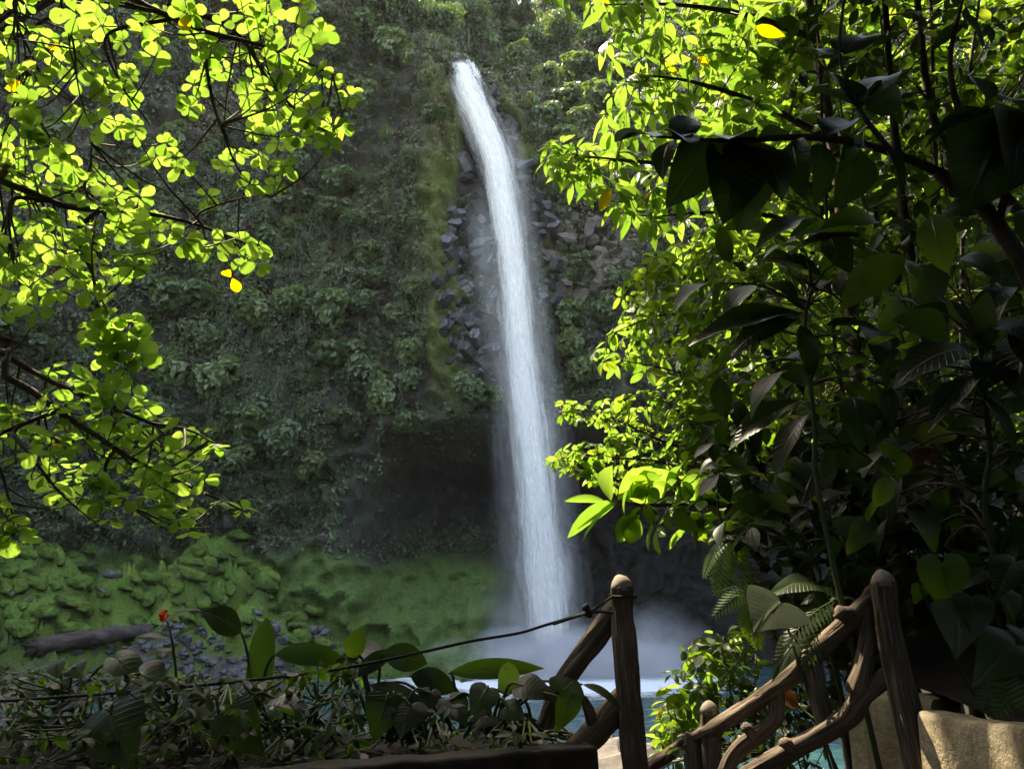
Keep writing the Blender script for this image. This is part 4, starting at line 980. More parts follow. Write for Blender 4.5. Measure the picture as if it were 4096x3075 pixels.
BL = Plant('broad_leaf_branch_tree', 'young tree holding large oval green leaves over the spray of the pool', 'tree', (2.6, 6.6, -2.6))
bl_l = []
rlimb(BL, bl_l, [(3250, 2300, 6.6), (3080, 2080, 6.5), (2850, 2010, 6.5), (2650, 2020, 6.4), (2480, 2010, 6.4)], .035, .008, 'trunk', world0=(2.6, 6.6, -2.8))
def posed(pl, key, b, t, wid, mat, face=.7, idx=0, roll=0.0, scale=1.0):
    """one leaf from base to tip (pixel x, pixel y, distance); face: how far its upper side turns to the viewer"""
    B, T_ = at(*b), at(*t); d = T_ - B
    up = Vector((roll, -face, 1 - abs(face))); pl.leaf(key, B, d, up, d.length * scale, mat, idx, wid)
for b, t, w, k in [((2470, 2010, 6.4), (2235, 2120, 6.3), .8, 0), ((2470, 2005, 6.4), (2290, 2140, 6.3), .6, 0), ((2440, 2000, 6.4), (2400, 1880, 6.6), 1.6, 1), ((2470, 2000, 6.4), (2580, 1850, 6.5), 1.0, 0), ((2420, 2005, 6.4), (2260, 1980, 6.5), .5, 0), ((2500, 2000, 6.4), (2700, 1890, 6.5), 1.0, 1), ((2560, 2060, 6.4), (2420, 2170, 6.3), 1.0, 0), ((2540, 2050, 6.4), (2510, 2180, 6.3), 1.2, 1), ((2640, 2060, 6.4), (2540, 2190, 6.3), 1.1, 1), ((2700, 2030, 6.4), (2780, 2160, 6.3), 1.2, 0), ((2700, 2010, 6.4), (2830, 1900, 6.5), 1.1, 1), ((2620, 2010, 6.4), (2580, 1900, 6.6), 1.2, 1), ((2780, 2000, 6.4), (2920, 2050, 6.3), 1.1, 0), ((2650, 1990, 6.4), (2690, 1850, 6.6), 1.0, 0)]:
    posed(BL, 'ellip', b, t, w, 'leaf_right', random.uniform(-.75, -.2), (k + random.randrange(3)) % 3, random.uniform(-.4, .4))
whorl(BL, bl_l, [(2520, 1930), (2900, 1900), (3000, 2080), (2600, 2130)], 16, 60, (6.2, 6.9), (.16, .24), (3, 5), .3, ['leaf_right', 'leaf_right', 'leaf_mid'], 'ellip', .5)
BL.finish(300)

# thicket behind: three trees filling the slope on the right
for i, (nm, lab, x, y, poly, n, sz) in enumerate([
    ('thicket_tree', 'slender tree with airy lit foliage filling the upper slope behind the silhouetted big-leaf branch', 6.2, 13.5, [(2800, -80), (3500, -80), (3500, 1000), (2900, 1000)], 430, (.2, .32)),
    ('thicket_tree', 'dense tree with shaded small leaves behind the slanting mossy trunk', 9.0, 14.5, [(3400, -80), (4180, -80), (4180, 1000), (3400, 1000)], 430, (.2, .32)),
    ('thicket_tree', 'low bushy tree with mixed bright leaves behind the dark broad-leaf plants', 6.0, 12.0, [(2850, 900), (4180, 900), (4180, 1750), (2950, 1750)], 430, (.18, .3))]):
    T = Plant(nm, lab, 'tree', (x, y, float(ground_z(x, y)) - .1)); st = []
    g0 = float(ground_z(x, y)) - .3; cx = sum(p[0] for p in poly) / len(poly); y1 = min(p[1] for p in poly); y2 = max(p[1] for p in poly)
    rlimb(T, st, [(cx + 60, y2 + 100, y), (cx, (y1 + y2) / 2, y), (cx - 40, y1 - 100, y)], .13, .05, 'trunk', world0=(x, y, g0))
    for k in range(7):
        f0 = at(cx + random.uniform(-40, 40), y1 + (y2 - y1) * random.random(), y); q = scatter(poly, 1, 1)[0]
        e = at(q[0], q[1], y + random.uniform(-1.5, 1.5)); T.tube('branch', [f0, f0.lerp(e, .5) + rv(.3), e], [.045, .012], 'bark', 6, .1, n=10); st.extend(catmull([f0, f0.lerp(e, .5), e], 10))
    grow(T, poly, n, 26, (y - 2.0, y + 2.0), 'ellip', sz, (8, 13), ['leaf_mid'] * 4 + ['leaf_right'] * 3, st, WA, .7, .35, .4)
    T.finish(300)

# ---- thin trunks standing in the thicket
for i, (lab, px, r) in enumerate([
    ('upright slim dark trunk rising beside the hanging white bracts', [(3770, 1700, 6.4), (3690, 1300, 6.4), (3610, 800, 6.4), (3560, 300, 6.4), (3530, -150, 6.4)], .036),
    ('slanting mossy trunk leaning down from the upper thicket', [(4200, 1150, 6.0), (4050, 820, 6.2), (3900, 680, 6.4), (3760, 540, 6.5), (3700, 300, 6.6), (3660, -100, 6.6)], .042),
    ('straight pale-sided stem behind the leaning trunk', [(3800, 1900, 7.5), (3780, 1200, 7.5), (3740, 600, 7.5), (3720, -100, 7.5)], .026),
    ('thin vertical sapling stem at the edge of the thicket', [(3860, 1900, 8.2), (3850, 1000, 8.2), (3870, 400, 8.2), (3930, -100, 8.2)], .022),
    ('thin crooked stem crossing the sunlit leaves', [(3420, 1900, 7.0), (3330, 1300, 7.0), (3300, 700, 7.0), (3260, -100, 7.0)], .016)]):
    p0 = at(*px[0]); g0 = Vector((p0.x, p0.y, float(ground_z(p0.x, p0.y)) - .1))
    T = Plant('thin_trunk', lab, 'tree trunk', g0); pts = [g0] + [at(*p) for p in px]
    T.tube('stem', pts, [r * 1.25, r * .7], 'bark', 9, .2, n=26)
    st = catmull(pts, 26)
    for k in range(5):
        b = random.choice(st[10:]); e = b + Vector((random.uniform(-.7, .7), random.uniform(-.4, .4), random.uniform(.1, .8))); T.twig([b, b.lerp(e, .5) + rv(.1), e], .01, .003)
        T.rosette('ellip', e, (0, 0, 1), 5, .16, 'leaf_dark', .3)
    T.finish(40, 'bark')

sunny = [at(px, py, y) for px, py, y in [(3690, 2860, 3.85), (3700, 2950, 3.83), (3710, 3040, 3.8), (3740, 2900, 3.72), (3760, 2980, 3.7), (3790, 3060, 3.65), (3860, 2900, 3.5), (3990, 3000, 3.3), (4060, 2960, 3.2), (3100, 2750, 4.5), (3200, 2670, 4.4), (3300, 2570, 4.25), (2950, 2850, 4.75), (2700, 3000, 5.3), (2840, 2840, 5.0), (3020, 2450, 5.2), (2900, 2300, 5.4), (3250, 2940, 4.25), (3400, 2860, 4.15), (3390, 2780, 4.55)]]
# ---- big shaded leaves in front of the thicket
FB1 = Plant('shade_branch_tree', 'tree with a level branch of large hanging leaves silhouetted dark against sunlit foliage', 'tree', (2.9, 3.6, -1.9))
f_l = []
rlimb(FB1, f_l, [(4300, 1900, 3.6), (4150, 1200, 3.6), (3950, 850, 3.6), (3750, 690, 3.6)], .05, .03, 'trunk', world0=(2.9, 3.6, -2.1))
rlimb(FB1, f_l, [(3760, 690, 3.6), (3500, 590, 3.55), (3250, 550, 3.5), (3000, 560, 3.45), (2800, 560, 3.4), (2600, 545, 3.4)], .022, .005)
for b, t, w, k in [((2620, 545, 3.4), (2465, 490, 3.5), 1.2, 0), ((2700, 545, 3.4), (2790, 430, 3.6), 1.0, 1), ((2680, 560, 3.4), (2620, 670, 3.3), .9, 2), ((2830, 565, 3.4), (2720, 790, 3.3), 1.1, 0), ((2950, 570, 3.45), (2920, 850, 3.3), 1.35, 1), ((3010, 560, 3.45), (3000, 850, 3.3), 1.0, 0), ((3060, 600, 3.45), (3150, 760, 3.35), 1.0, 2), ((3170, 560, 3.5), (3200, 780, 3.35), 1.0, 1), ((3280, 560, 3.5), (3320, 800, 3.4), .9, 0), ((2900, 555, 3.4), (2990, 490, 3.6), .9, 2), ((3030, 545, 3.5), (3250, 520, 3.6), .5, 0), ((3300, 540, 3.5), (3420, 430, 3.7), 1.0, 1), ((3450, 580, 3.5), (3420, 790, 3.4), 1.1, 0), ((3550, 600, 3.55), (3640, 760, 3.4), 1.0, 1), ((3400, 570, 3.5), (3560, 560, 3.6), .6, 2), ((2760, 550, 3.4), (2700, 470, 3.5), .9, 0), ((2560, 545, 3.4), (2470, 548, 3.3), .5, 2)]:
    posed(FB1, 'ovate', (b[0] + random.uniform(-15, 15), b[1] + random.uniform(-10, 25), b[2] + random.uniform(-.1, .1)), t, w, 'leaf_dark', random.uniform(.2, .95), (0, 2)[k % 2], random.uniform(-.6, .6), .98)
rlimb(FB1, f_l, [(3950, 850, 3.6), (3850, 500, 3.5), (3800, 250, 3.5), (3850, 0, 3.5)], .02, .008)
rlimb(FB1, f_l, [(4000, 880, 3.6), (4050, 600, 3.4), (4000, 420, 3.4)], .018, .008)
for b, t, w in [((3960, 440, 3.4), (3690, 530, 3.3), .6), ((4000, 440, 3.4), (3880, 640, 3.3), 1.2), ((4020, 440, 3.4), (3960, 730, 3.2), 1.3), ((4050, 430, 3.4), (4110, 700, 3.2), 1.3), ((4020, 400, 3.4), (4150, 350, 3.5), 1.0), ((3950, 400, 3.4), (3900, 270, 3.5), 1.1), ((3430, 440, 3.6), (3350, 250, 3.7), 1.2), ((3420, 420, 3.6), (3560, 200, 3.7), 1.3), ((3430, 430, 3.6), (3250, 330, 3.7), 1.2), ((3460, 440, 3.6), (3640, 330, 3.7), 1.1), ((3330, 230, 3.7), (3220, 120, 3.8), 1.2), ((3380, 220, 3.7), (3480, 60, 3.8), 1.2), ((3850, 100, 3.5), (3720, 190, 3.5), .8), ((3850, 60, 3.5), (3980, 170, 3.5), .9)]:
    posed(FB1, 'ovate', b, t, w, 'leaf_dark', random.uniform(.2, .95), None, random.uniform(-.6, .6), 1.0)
rlimb(FB1, f_l, [(3560, 600, 3.55), (3440, 440, 3.6), (3360, 230, 3.7), (3380, -50, 3.8)], .014, .005)
FB1.finish(300)

FB2 = Plant('broad_leaf_plant', 'tall plant of huge drooping leaves with grey sheen in front of the bright sapling', 'plant', (2.0, 4.0, -2.3))
f2 = []
rlimb(FB2, f2, [(3320, 2200, 4.2), (3260, 1700, 4.2), (3220, 1300, 4.2), (3250, 1150, 4.2)], .016, .009, 'stem', mat='stem', world0=(2.0, 4.2, -2.9))
for b, t, w, k, mt in [((3220, 1260, 4.2), (2680, 1200, 4.0), .8, 0, 'leaf_dark'), ((3190, 1230, 4.2), (3060, 960, 4.3), .8, 1, 'leaf_dark'), ((3250, 1180, 4.2), (3350, 1010, 4.4), .9, 0, 'leaf_grey'), ((3200, 1270, 4.2), (2900, 1240, 3.9), .9, 1, 'leaf_dark'), ((3290, 1120, 4.3), (3030, 880, 4.5), .9, 0, 'leaf_dark'), ((3440, 960, 4.4), (3180, 770, 4.4), 1.3, 1, 'leaf_big'), ((3480, 950, 4.4), (3020, 890, 4.4), .6, 0, 'leaf_dark'), ((3430, 1360, 4.4), (3270, 1160, 4.4), 1.1, 1, 'leaf_right'), ((3200, 1300, 4.2), (3300, 1500, 4.0), .8, 1, 'leaf_dark'), ((3240, 1200, 4.2), (3150, 1000, 4.2), .6, 0, 'leaf_grey'), ((3300, 1300, 4.1), (3600, 1250, 4.0), .8, 0, 'leaf_dark'), ((3650, 1200, 4.2), (3670, 860, 4.4), .55, 0, 'leaf_right'), ((3160, 1480, 4.2), (2880, 1560, 4.1), .9, 1, 'leaf_big'), ((3200, 1600, 4.2), (2830, 1720, 4.1), .9, 0, 'leaf_dark'), ((3240, 1650, 4.2), (3000, 1850, 4.0), .9, 0, 'leaf_dark'), ((3210, 1450, 4.2), (3080, 1330, 4.4), 1.0, 1, 'leaf_dark')]:
    posed(FB2, 'big', b, t, w * .9, mt, random.uniform(.0, .7), k, random.uniform(-.3, .3), .85)
def fill_big(pl, poly, n, mind, yr, lenpx, mats, key='big'):
    for (px, py) in scatter(poly, n, mind):
        y = random.uniform(*yr); a = random.choice([random.uniform(2.4, 4.2), random.uniform(-1.0, .9), random.uniform(1.0, 2.1)]); L = random.uniform(*lenpx)
        b, t = (px, py, y), (px + L * math.cos(a), py + L * math.sin(a) * .8, y + random.uniform(-.35, .2))
        mid = (at(*b) + at(*t)) / 2
        if any(((mid - q) - SUN * (mid - q).dot(SUN)).length < .26 for q in sunny): continue
        posed(pl, key, b, t, random.uniform(.75, 1.3), random.choice(mats), random.uniform(-.1, .9), None, random.uniform(-.5, .5))
        B = at(*b); st = min(f2 if pl is FB2 else f3, key=lambda q: (q - B).length); (B - st).length < .55 and pl.twig([st, st.lerp(B, .5) + Vector((0, 0, .06)), B], .008, .004)
DK = ['leaf_dark'] * 4 + ['leaf_grey', 'leaf_big', 'leaf_big', 'leaf_mid']
fill_big(FB2, [(2800, 900), (3500, 850), (3600, 1500), (2850, 1500)], 36, 80, (3.9, 5.4), (90, 240), DK)
fill_big(FB2, [(2800, 1500), (3600, 1500), (3600, 2100), (2950, 2150)], 70, 60, (4.2, 5.8), (80, 210), DK)
FB2.finish(300)

FB3 = Plant('broad_leaf_plant', 'huge-leaved plant with upturned grey-edged blades beside the slim dark trunk', 'plant', (2.9, 4.3, -1.9))
f3 = []
rlimb(FB3, f3, [(3990, 2300, 4.2), (3960, 1800, 4.1), (3930, 1500, 4.0), (3920, 1380, 4.0)], .017, .010, 'stem', mat='stem', world0=(2.9, 4.4, -2.3))
for b, t, w, k, mt in [((3920, 1390, 4.0), (3790, 1060, 4.0), .9, 0, 'leaf_grey'), ((3930, 1380, 4.0), (4020, 990, 4.1), .7, 0, 'leaf_grey'), ((3920, 1400, 4.0), (3520, 1320, 3.8), 1.1, 1, 'leaf_dark'), ((3940, 1420, 4.0), (3900, 1130, 3.8), 1.3, 0, 'leaf_big'), ((3950, 1400, 4.0), (4190, 1120, 3.8), .9, 0, 'leaf_big'), ((4000, 930, 4.3), (3860, 900, 4.2), .9, 1, 'leaf_grey'), ((3960, 950, 4.3), (4110, 880, 4.1), .8, 1, 'leaf_grey'), ((3960, 1450, 4.0), (4150, 1500, 3.8), .9, 1, 'leaf_dark'), ((3930, 1500, 4.0), (3640, 1620, 3.8), .9, 0, 'leaf_dark'), ((3940, 1600, 4.0), (4150, 1780, 3.8), .9, 0, 'leaf_dark'), ((3760, 920, 4.4), (3690, 830, 4.4), .9, 0, 'leaf_grey'), ((3870, 1250, 4.0), (3560, 1180, 4.0), .7, 0, 'leaf_dark')]:
    posed(FB3, 'big', b, t, w * .9, mt, random.uniform(.1, .8), k, random.uniform(-.3, .3), .85)
fill_big(FB3, [(3500, 850), (4180, 800), (4180, 1500), (3500, 1500)], 40, 80, (3.8, 5.4), (90, 260), DK)
fill_big(FB3, [(3450, 1500), (4180, 1500), (4180, 2250), (3450, 2200)], 80, 60, (4.0, 5.8), (80, 220), DK)
FB3.finish(300)

# ---- shaded understory on the slope beyond the railing
def bush(name, label, base, poly, n, mind, yr, size, mats, key='ellip', nl=(4, 7), most=300, up=(0, 0, 1), stems=5, ajit=.6, tilt=.35):
    P = Plant(name, label, 'shrub', base); st = []
    for k in range(stems):
        q = scatter(poly, 1, 1)[0]; e = at(q[0], q[1], sum(yr) / 2); b = Vector(base) + Vector((random.uniform(-.15, .15), random.uniform(-.15, .15), -.1))
        m = b.lerp(e, .5) + Vector((0, 0, .1)) + rv(.1); P.tube('stem', [b, m, e], [.014, .005], 'stem', 6, 0, n=10); st.extend(catmull([b, m, e], 10))
    grow(P, poly, n, mind, yr, key, size, nl, mats, st, up, ajit, tilt, .35); P.finish(most, 'stem'); return P
def gz(x, y): return (x, y, float(ground_z(x, y)))
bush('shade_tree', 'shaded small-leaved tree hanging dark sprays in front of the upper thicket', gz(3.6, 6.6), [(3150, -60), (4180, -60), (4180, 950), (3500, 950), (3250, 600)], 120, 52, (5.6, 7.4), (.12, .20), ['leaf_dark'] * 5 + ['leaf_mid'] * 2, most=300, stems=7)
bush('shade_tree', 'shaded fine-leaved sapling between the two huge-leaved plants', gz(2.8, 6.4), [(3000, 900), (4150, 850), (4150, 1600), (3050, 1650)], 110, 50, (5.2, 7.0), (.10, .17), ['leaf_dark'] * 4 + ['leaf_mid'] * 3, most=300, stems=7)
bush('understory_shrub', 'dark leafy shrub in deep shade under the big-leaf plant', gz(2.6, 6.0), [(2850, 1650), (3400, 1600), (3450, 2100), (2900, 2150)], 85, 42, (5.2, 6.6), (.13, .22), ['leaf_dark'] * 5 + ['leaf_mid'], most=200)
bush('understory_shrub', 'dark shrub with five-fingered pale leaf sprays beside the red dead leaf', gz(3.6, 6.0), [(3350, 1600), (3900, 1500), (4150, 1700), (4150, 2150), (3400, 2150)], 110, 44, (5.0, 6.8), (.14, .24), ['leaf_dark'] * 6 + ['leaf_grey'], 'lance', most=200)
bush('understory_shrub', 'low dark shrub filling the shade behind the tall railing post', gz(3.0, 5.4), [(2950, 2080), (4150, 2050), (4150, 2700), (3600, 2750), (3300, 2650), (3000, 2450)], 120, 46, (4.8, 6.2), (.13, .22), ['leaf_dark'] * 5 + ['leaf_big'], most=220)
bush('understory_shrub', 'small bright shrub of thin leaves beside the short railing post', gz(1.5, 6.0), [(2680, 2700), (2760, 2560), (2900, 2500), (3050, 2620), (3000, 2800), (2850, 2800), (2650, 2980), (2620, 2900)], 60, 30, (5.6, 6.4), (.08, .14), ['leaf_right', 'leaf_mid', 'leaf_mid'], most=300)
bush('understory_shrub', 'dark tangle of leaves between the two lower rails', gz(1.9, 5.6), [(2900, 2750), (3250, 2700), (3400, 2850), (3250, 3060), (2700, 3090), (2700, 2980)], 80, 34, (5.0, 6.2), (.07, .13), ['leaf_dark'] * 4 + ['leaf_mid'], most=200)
bush('understory_shrub', 'lit feathery shrub with yellow-green sprigs over the pool edge', gz(1.2, 6.6), [(2640, 2850), (2720, 2790), (2830, 2830), (2800, 2960), (2640, 3020)], 30, 28, (6.0, 6.8), (.09, .15), ['leaf_right'] * 3 + ['leaf_yellow'], 'lance', most=300)

def fern(label, c, specs, mat='leaf_fern'):
    P = Plant('fern', label, 'fern', at(*c))
    for (t, w) in specs:
        posed(P, 'fern', (c[0] + random.uniform(-8, 8), c[1], c[2]), t, w, mat, random.uniform(.1, .5), None, random.uniform(-.4, .4))
    b = at(*c); P.tube('rootstock', [b + Vector((.25, .15, -.25)), b + Vector((.08, .05, -.05)), b], [.03, .015], 'bark', 7, .2, n=6)
    P.finish(60); return P
fern('fern with pale drooping fronds hanging under the broad oval leaves', (2930, 2120, 5.6), [((2740, 2240, 5.5), 1.0), ((2790, 2330, 5.4), .8), ((2850, 2370, 5.4), .9), ((2960, 2330, 5.3), .9), ((3030, 2230, 5.5), 1.0), ((2830, 2080, 5.7), .8)])
fern('fern with bright tattered fronds above the short railing post', (3010, 2330, 5.4), [((2840, 2440, 5.3), .9), ((2890, 2520, 5.3), .9), ((2960, 2590, 5.2), .9), ((3080, 2500, 5.2), .9), ((2860, 2330, 5.5), .7), ((3120, 2330, 5.4), .8)])
fern('dark fern arching over the top of the sloping rail', (3330, 2400, 4.4), [((3120, 2480, 4.2), .9), ((3250, 2590, 4.1), .9), ((3160, 2330, 4.5), .9), ((3330, 2230, 4.6), .8), ((3450, 2300, 4.5), .8), ((3230, 2540, 4.15), .8)], 'leaf_big')
fern('bright fern spray leaning over the turquoise water by the short post', (2790, 2870, 5.9), [((2630, 2900, 5.8), 1.2), ((2650, 2800, 5.9), 1.0), ((2700, 2960, 5.7), 1.0), ((2760, 2760, 5.9), .9)])
fern('fern with broad shiny fronds drooping over the planter corner', (4110, 2640, 3.5), [((3900, 2760, 3.4), 1.3), ((4010, 2830, 3.35), 1.3), ((4150, 2800, 3.2), 1.3), ((3960, 2640, 3.5), 1.2)], 'leaf_big')

def heart_plant(label, base, leaves, mat='leaf_big', name='heart_leaf_plant'):
    P = Plant(name, label, 'plant', base); B = Vector(base)
    for (j, t, w, face, mt) in leaves:
        posed(P, 'heart', j, t, w, mt or mat, face, None, random.uniform(-.3, .3), 1.15)
        J = at(*j); P.tube('petiole', [B + rv(.03), B.lerp(J, .6) + Vector((0, 0, .08)), J], [.010, .006], 'stem', 6, 0, n=9)
    P.finish(60); return P
heart_plant('heart-leaf plant with one lit ribbed leaf resting on the rail top', gz(2.1, 4.7), [((3120, 2410, 4.3), (3050, 2465, 4.15), 1.5, .35, 'leaf_grey'), ((3250, 2330, 4.5), (3120, 2300, 4.4), .9, .3, None), ((3180, 2560, 4.4), (3110, 2640, 4.3), .8, .6, 'leaf_dark')])
heart_plant('elephant-ear plant with upright green leaf and folded ribbed leaf behind the tall post', gz(2.7, 4.3), [((3770, 2260, 3.9), (3790, 2430, 3.9), 1.1, .9, 'leaf_big'), ((3850, 2430, 3.8), (3830, 2540, 3.7), 1.5, .6, 'leaf_grey'), ((3890, 2400, 3.8), (3905, 2510, 3.7), 1.0, .6, 'leaf_big'), ((3680, 2350, 4.2), (3670, 2410, 4.2), 1.2, .7, 'leaf_big'), ((4020, 2360, 3.8), (4080, 2420, 3.7), 1.2, .6, 'leaf_big'), ((3930, 2290, 3.9), (3850, 2330, 3.9), .9, .4, 'leaf_dark'), ((4060, 2250, 3.8), (4000, 2330, 3.7), 1.0, .5, 'leaf_dark')])
heart_plant('round-leaved plant with broad dull leaves above the planter soil', gz(2.9, 3.9), [((4060, 2580, 3.5), (3960, 2640, 3.4), 1.3, .6, 'leaf_big'), ((4090, 2520, 3.6), (4160, 2580, 3.5), 1.2, .5, 'leaf_dark')])
dl_ = Plant('dead_leaf', 'curled pinkish brown dead leaf caught behind the sloping rail', 'leaf', at(3160, 2790, 4.9))
posed(dl_, 'ovate', (3190, 2800, 4.9), (3130, 2770, 4.8), 1.3, 'leaf_brown', .6, 1); dl_.finish(5)
dl_ = Plant('dead_leaf', 'hanging rusty dead leaf above the tall railing post', 'leaf', at(3395, 2160, 4.6))
posed(dl_, 'lance', (3392, 2230, 4.6), (3400, 2140, 4.6), 1.0, 'leaf_brown', .8, 0); dl_.finish(5)
dl_ = Plant('dead_leaf', 'dark red dead leaf hanging among the five-fingered sprays', 'leaf', at(3660, 1800, 4.6))
posed(dl_, 'ovate', (3700, 1780, 4.8), (3660, 1850, 4.7), 1.0, 'leaf_brown', .5, 0); posed(dl_, 'ovate', (3720, 1790, 4.8), (3740, 1840, 4.7), .9, 'leaf_brown', .5, 1); dl_.finish(5)

# ================================================================== railings made of cement branches
def rail(root, name, px, r, n=26, sides=22, mat='log_concrete', rough=.20, groove=.24, cap=None):
    pts = [at(*p) for p in px]; loc = root.location
    rr = [r] * 2 if not isinstance(r, (list, tuple)) else r
    rad = list(np.interp(np.linspace(0, 1, n), np.linspace(0, 1, len(rr)), rr))
    v, f = tube_arrays(catmull(pts, n), rad, sides, rough, groove, seed=int(px[0][0]) % 97)
    k = len(v) // sides; ang = np.tile(np.arange(sides) / sides * 2 * math.pi, k); ctr = v.reshape(k, sides, 3).mean(1)
    al = np.concatenate([[0], np.cumsum(np.linalg.norm(np.diff(ctr, axis=0), axis=1))]); rad0 = float(np.mean(rad)) * 14
    gr = np.stack([np.cos(ang) * rad0, np.sin(ang) * rad0, np.repeat(al, sides) + px[0][0] * .37], 1)
    return link(name, mesh_np(name, v - np.array(loc), f, None, {'grain': gr}), M[mat], root)
def cut_top(post, root, px, r, lean=(0, 0)):
    c = at(*px); h = r * .9
    pts = [c - Vector((0, 0, h * .5)), c + Vector((0, 0, h * .15)), c + Vector((lean[0], lean[1], h * .6)), c + Vector((lean[0] * 1.3, lean[1] * 1.3, h * .95))]
    v, f = tube_arrays(pts, [r * 1.01, r * .98, r * .72, r * .35], 14, .12, 0, 5)
    o = link('cut_top', mesh_np('cut_top', v - np.array(root.location), f), M['cut_end'], post); return o
RA = tag(empty('branch_railing', at(2545, 3180, 5.3)), 'dark cement-branch railing end post with two slanting braces and rope tied on', 'railing')
pA = rail(RA, 'post', [(2486, 2345, 5.3), (2495, 2500, 5.3), (2515, 2750, 5.3), (2540, 3060, 5.3), (2550, 3200, 5.3)], [.068, .072, .078, .080], 60, 32, rough=.2, groove=.26)
cut_top(pA, RA, (2486, 2340, 5.3), .066, (-.012, 0))
rail(RA, 'brace', [(2480, 2400, 5.42), (2420, 2500, 5.42), (2330, 2620, 5.45), (2235, 2760, 5.5), (2180, 2900, 5.55)], [.062, .07, .066, .06], 26)
rail(RA, 'lower_rail', [(2520, 2790, 5.36), (2450, 2850, 5.4), (2380, 2930, 5.45), (2300, 3000, 5.5), (2200, 3090, 5.55)], [.095, .088, .08, .075], 26)
rail(RA, 'stub', [(2390, 2920, 5.44), (2350, 2830, 5.42), (2335, 2785, 5.42)], [.05, .035, .018], 12, 14)
RB = tag(empty('branch_railing', at(3690, 3180, 4.0)), 'brown cement-branch stair railing with sloping rails, uprights and tall post', 'railing')
pB = rail(RB, 'post', [(3532, 2325, 4.0), (3545, 2450, 4.0), (3580, 2640, 4.0), (3625, 2850, 3.98), (3680, 3060, 3.95), (3720, 3230, 3.9)], [.056, .060, .062, .070, .080], 70, 36, rough=.2, groove=.3)
cut_top(pB, RB, (3532, 2322, 4.0), .054, (-.006, 0))
rail(RB, 'upper_rail', [(3525, 2350, 4.05), (3470, 2400, 4.08), (3405, 2475, 4.15), (3276, 2595, 4.3), (3195, 2680, 4.4), (3087, 2762, 4.55), (2965, 2842, 4.75), (2864, 2905, 4.92), (2783, 2950, 5.1), (2688, 3008, 5.35), (2590, 3065, 5.6), (2480, 3130, 5.9)], [.042, .046, .050, .044, .046, .042, .042, .046], 64, 22)
rail(RB, 'knot_stub', [(3420, 2475, 4.15), (3385, 2455, 4.1), (3362, 2450, 4.05)], [.045, .042, .036], 10, 16)
rail(RB, 'upright', [(3478, 2420, 4.08), (3474, 2540, 4.1), (3455, 2650, 4.1), (3425, 2770, 4.12)], [.042, .040, .043, .050], 24)
rail(RB, 'upright', [(3245, 2640, 4.35), (3268, 2740, 4.35), (3290, 2840, 4.33), (3315, 2930, 4.32)], [.056, .050, .046, .052], 24)
rail(RB, 'upright', [(3105, 2765, 4.56), (3106, 2830, 4.58), (3095, 2875, 4.6), (3040, 2925, 4.65), (2975, 2975, 4.7), (2925, 3030, 4.72), (2890, 3120, 4.72)], [.040, .040, .044, .048, .046, .048], 34)
rail(RB, 'knot_stub', [(3020, 2945, 4.66), (2995, 2915, 4.64), (2980, 2905, 4.62)], [.036, .034, .026], 9, 14)
rail(RB, 'lower_rail', [(3560, 2690, 4.02), (3500, 2745, 4.08), (3440, 2800, 4.12), (3400, 2860, 4.18), (3290, 2935, 4.3), (3150, 3008, 4.45), (3010, 3085, 4.6), (2880, 3160, 4.75)], [.040, .048, .054, .046, .048, .046], 50, 22)
rail(RB, 'knot_stub', [(3180, 2995, 4.42), (3150, 2978, 4.38), (3135, 2968, 4.36)], [.036, .034, .028], 9, 14)
p3 = rail(RB, 'post', [(2836, 2838, 5.0), (2840, 2920, 5.0), (2850, 3060, 5.0), (2856, 3200, 5.0)], [.050, .054, .058], 34, 30, groove=.3)
cut_top(p3, RB, (2836, 2836, 5.0), .050)
rail(RB, 'post', [(2772, 2930, 5.1), (2772, 3000, 5.1), (2780, 3180, 5.1)], [.040, .050, .052], 18, 20)

# rope
def tubeobj(name, px, r, mat, root, n=60, sides=8):
    pts = catmull([at(*p) for p in px], n); v, f = tube_arrays(pts, [r] * n, sides, .18, 0, 3)
    return link(name, mesh_np(name, v - np.array(root.location), f), M[mat], root)
rp = tag(empty('rope', at(2350, 2440, 5.2)), 'thin dark rope sagging across the plants and knotted at the post', 'rope')
tubeobj('strand', [(-300, 2818, 5.0), (0, 2803, 5.0), (590, 2760, 5.05), (1023, 2717, 5.1), (1300, 2683, 5.1), (1476, 2652, 5.12), (1700, 2604, 5.15), (1876, 2565, 5.17), (2070, 2532, 5.2), (2170, 2503, 5.2), (2350, 2447, 5.2), (2400, 2420, 5.2), (2452, 2383, 5.22)], .0085, 'rope', rp, 90)
tubeobj('loose_end', [(2212, 2496, 5.19), (2260, 2480, 5.19), (2350, 2452, 5.19), (2400, 2446, 5.2), (2450, 2450, 5.23)], .0085, 'rope', rp, 24)
tubeobj('knot', [(2352, 2418, 5.18), (2335, 2432, 5.17), (2356, 2440, 5.17), (2346, 2455, 5.18), (2362, 2462, 5.19), (2350, 2425, 5.2)], .014, 'rope', rp, 24)
v, f = tube_arrays(catmull([at(2440, 2380, 5.23) + Vector((0, 0, 0))] + [Vector((at(2489, 2380, 5.3).x + .082 * math.cos(a), 5.3 + .082 * math.sin(a), at(2489, 2385, 5.3).z)) for a in np.linspace(math.pi * 1.1, math.pi * 2.9, 12)], 40), [.0085] * 40, 8)
link('loop', mesh_np('loop', v - np.array(rp.location), f), M['rope'], rp)

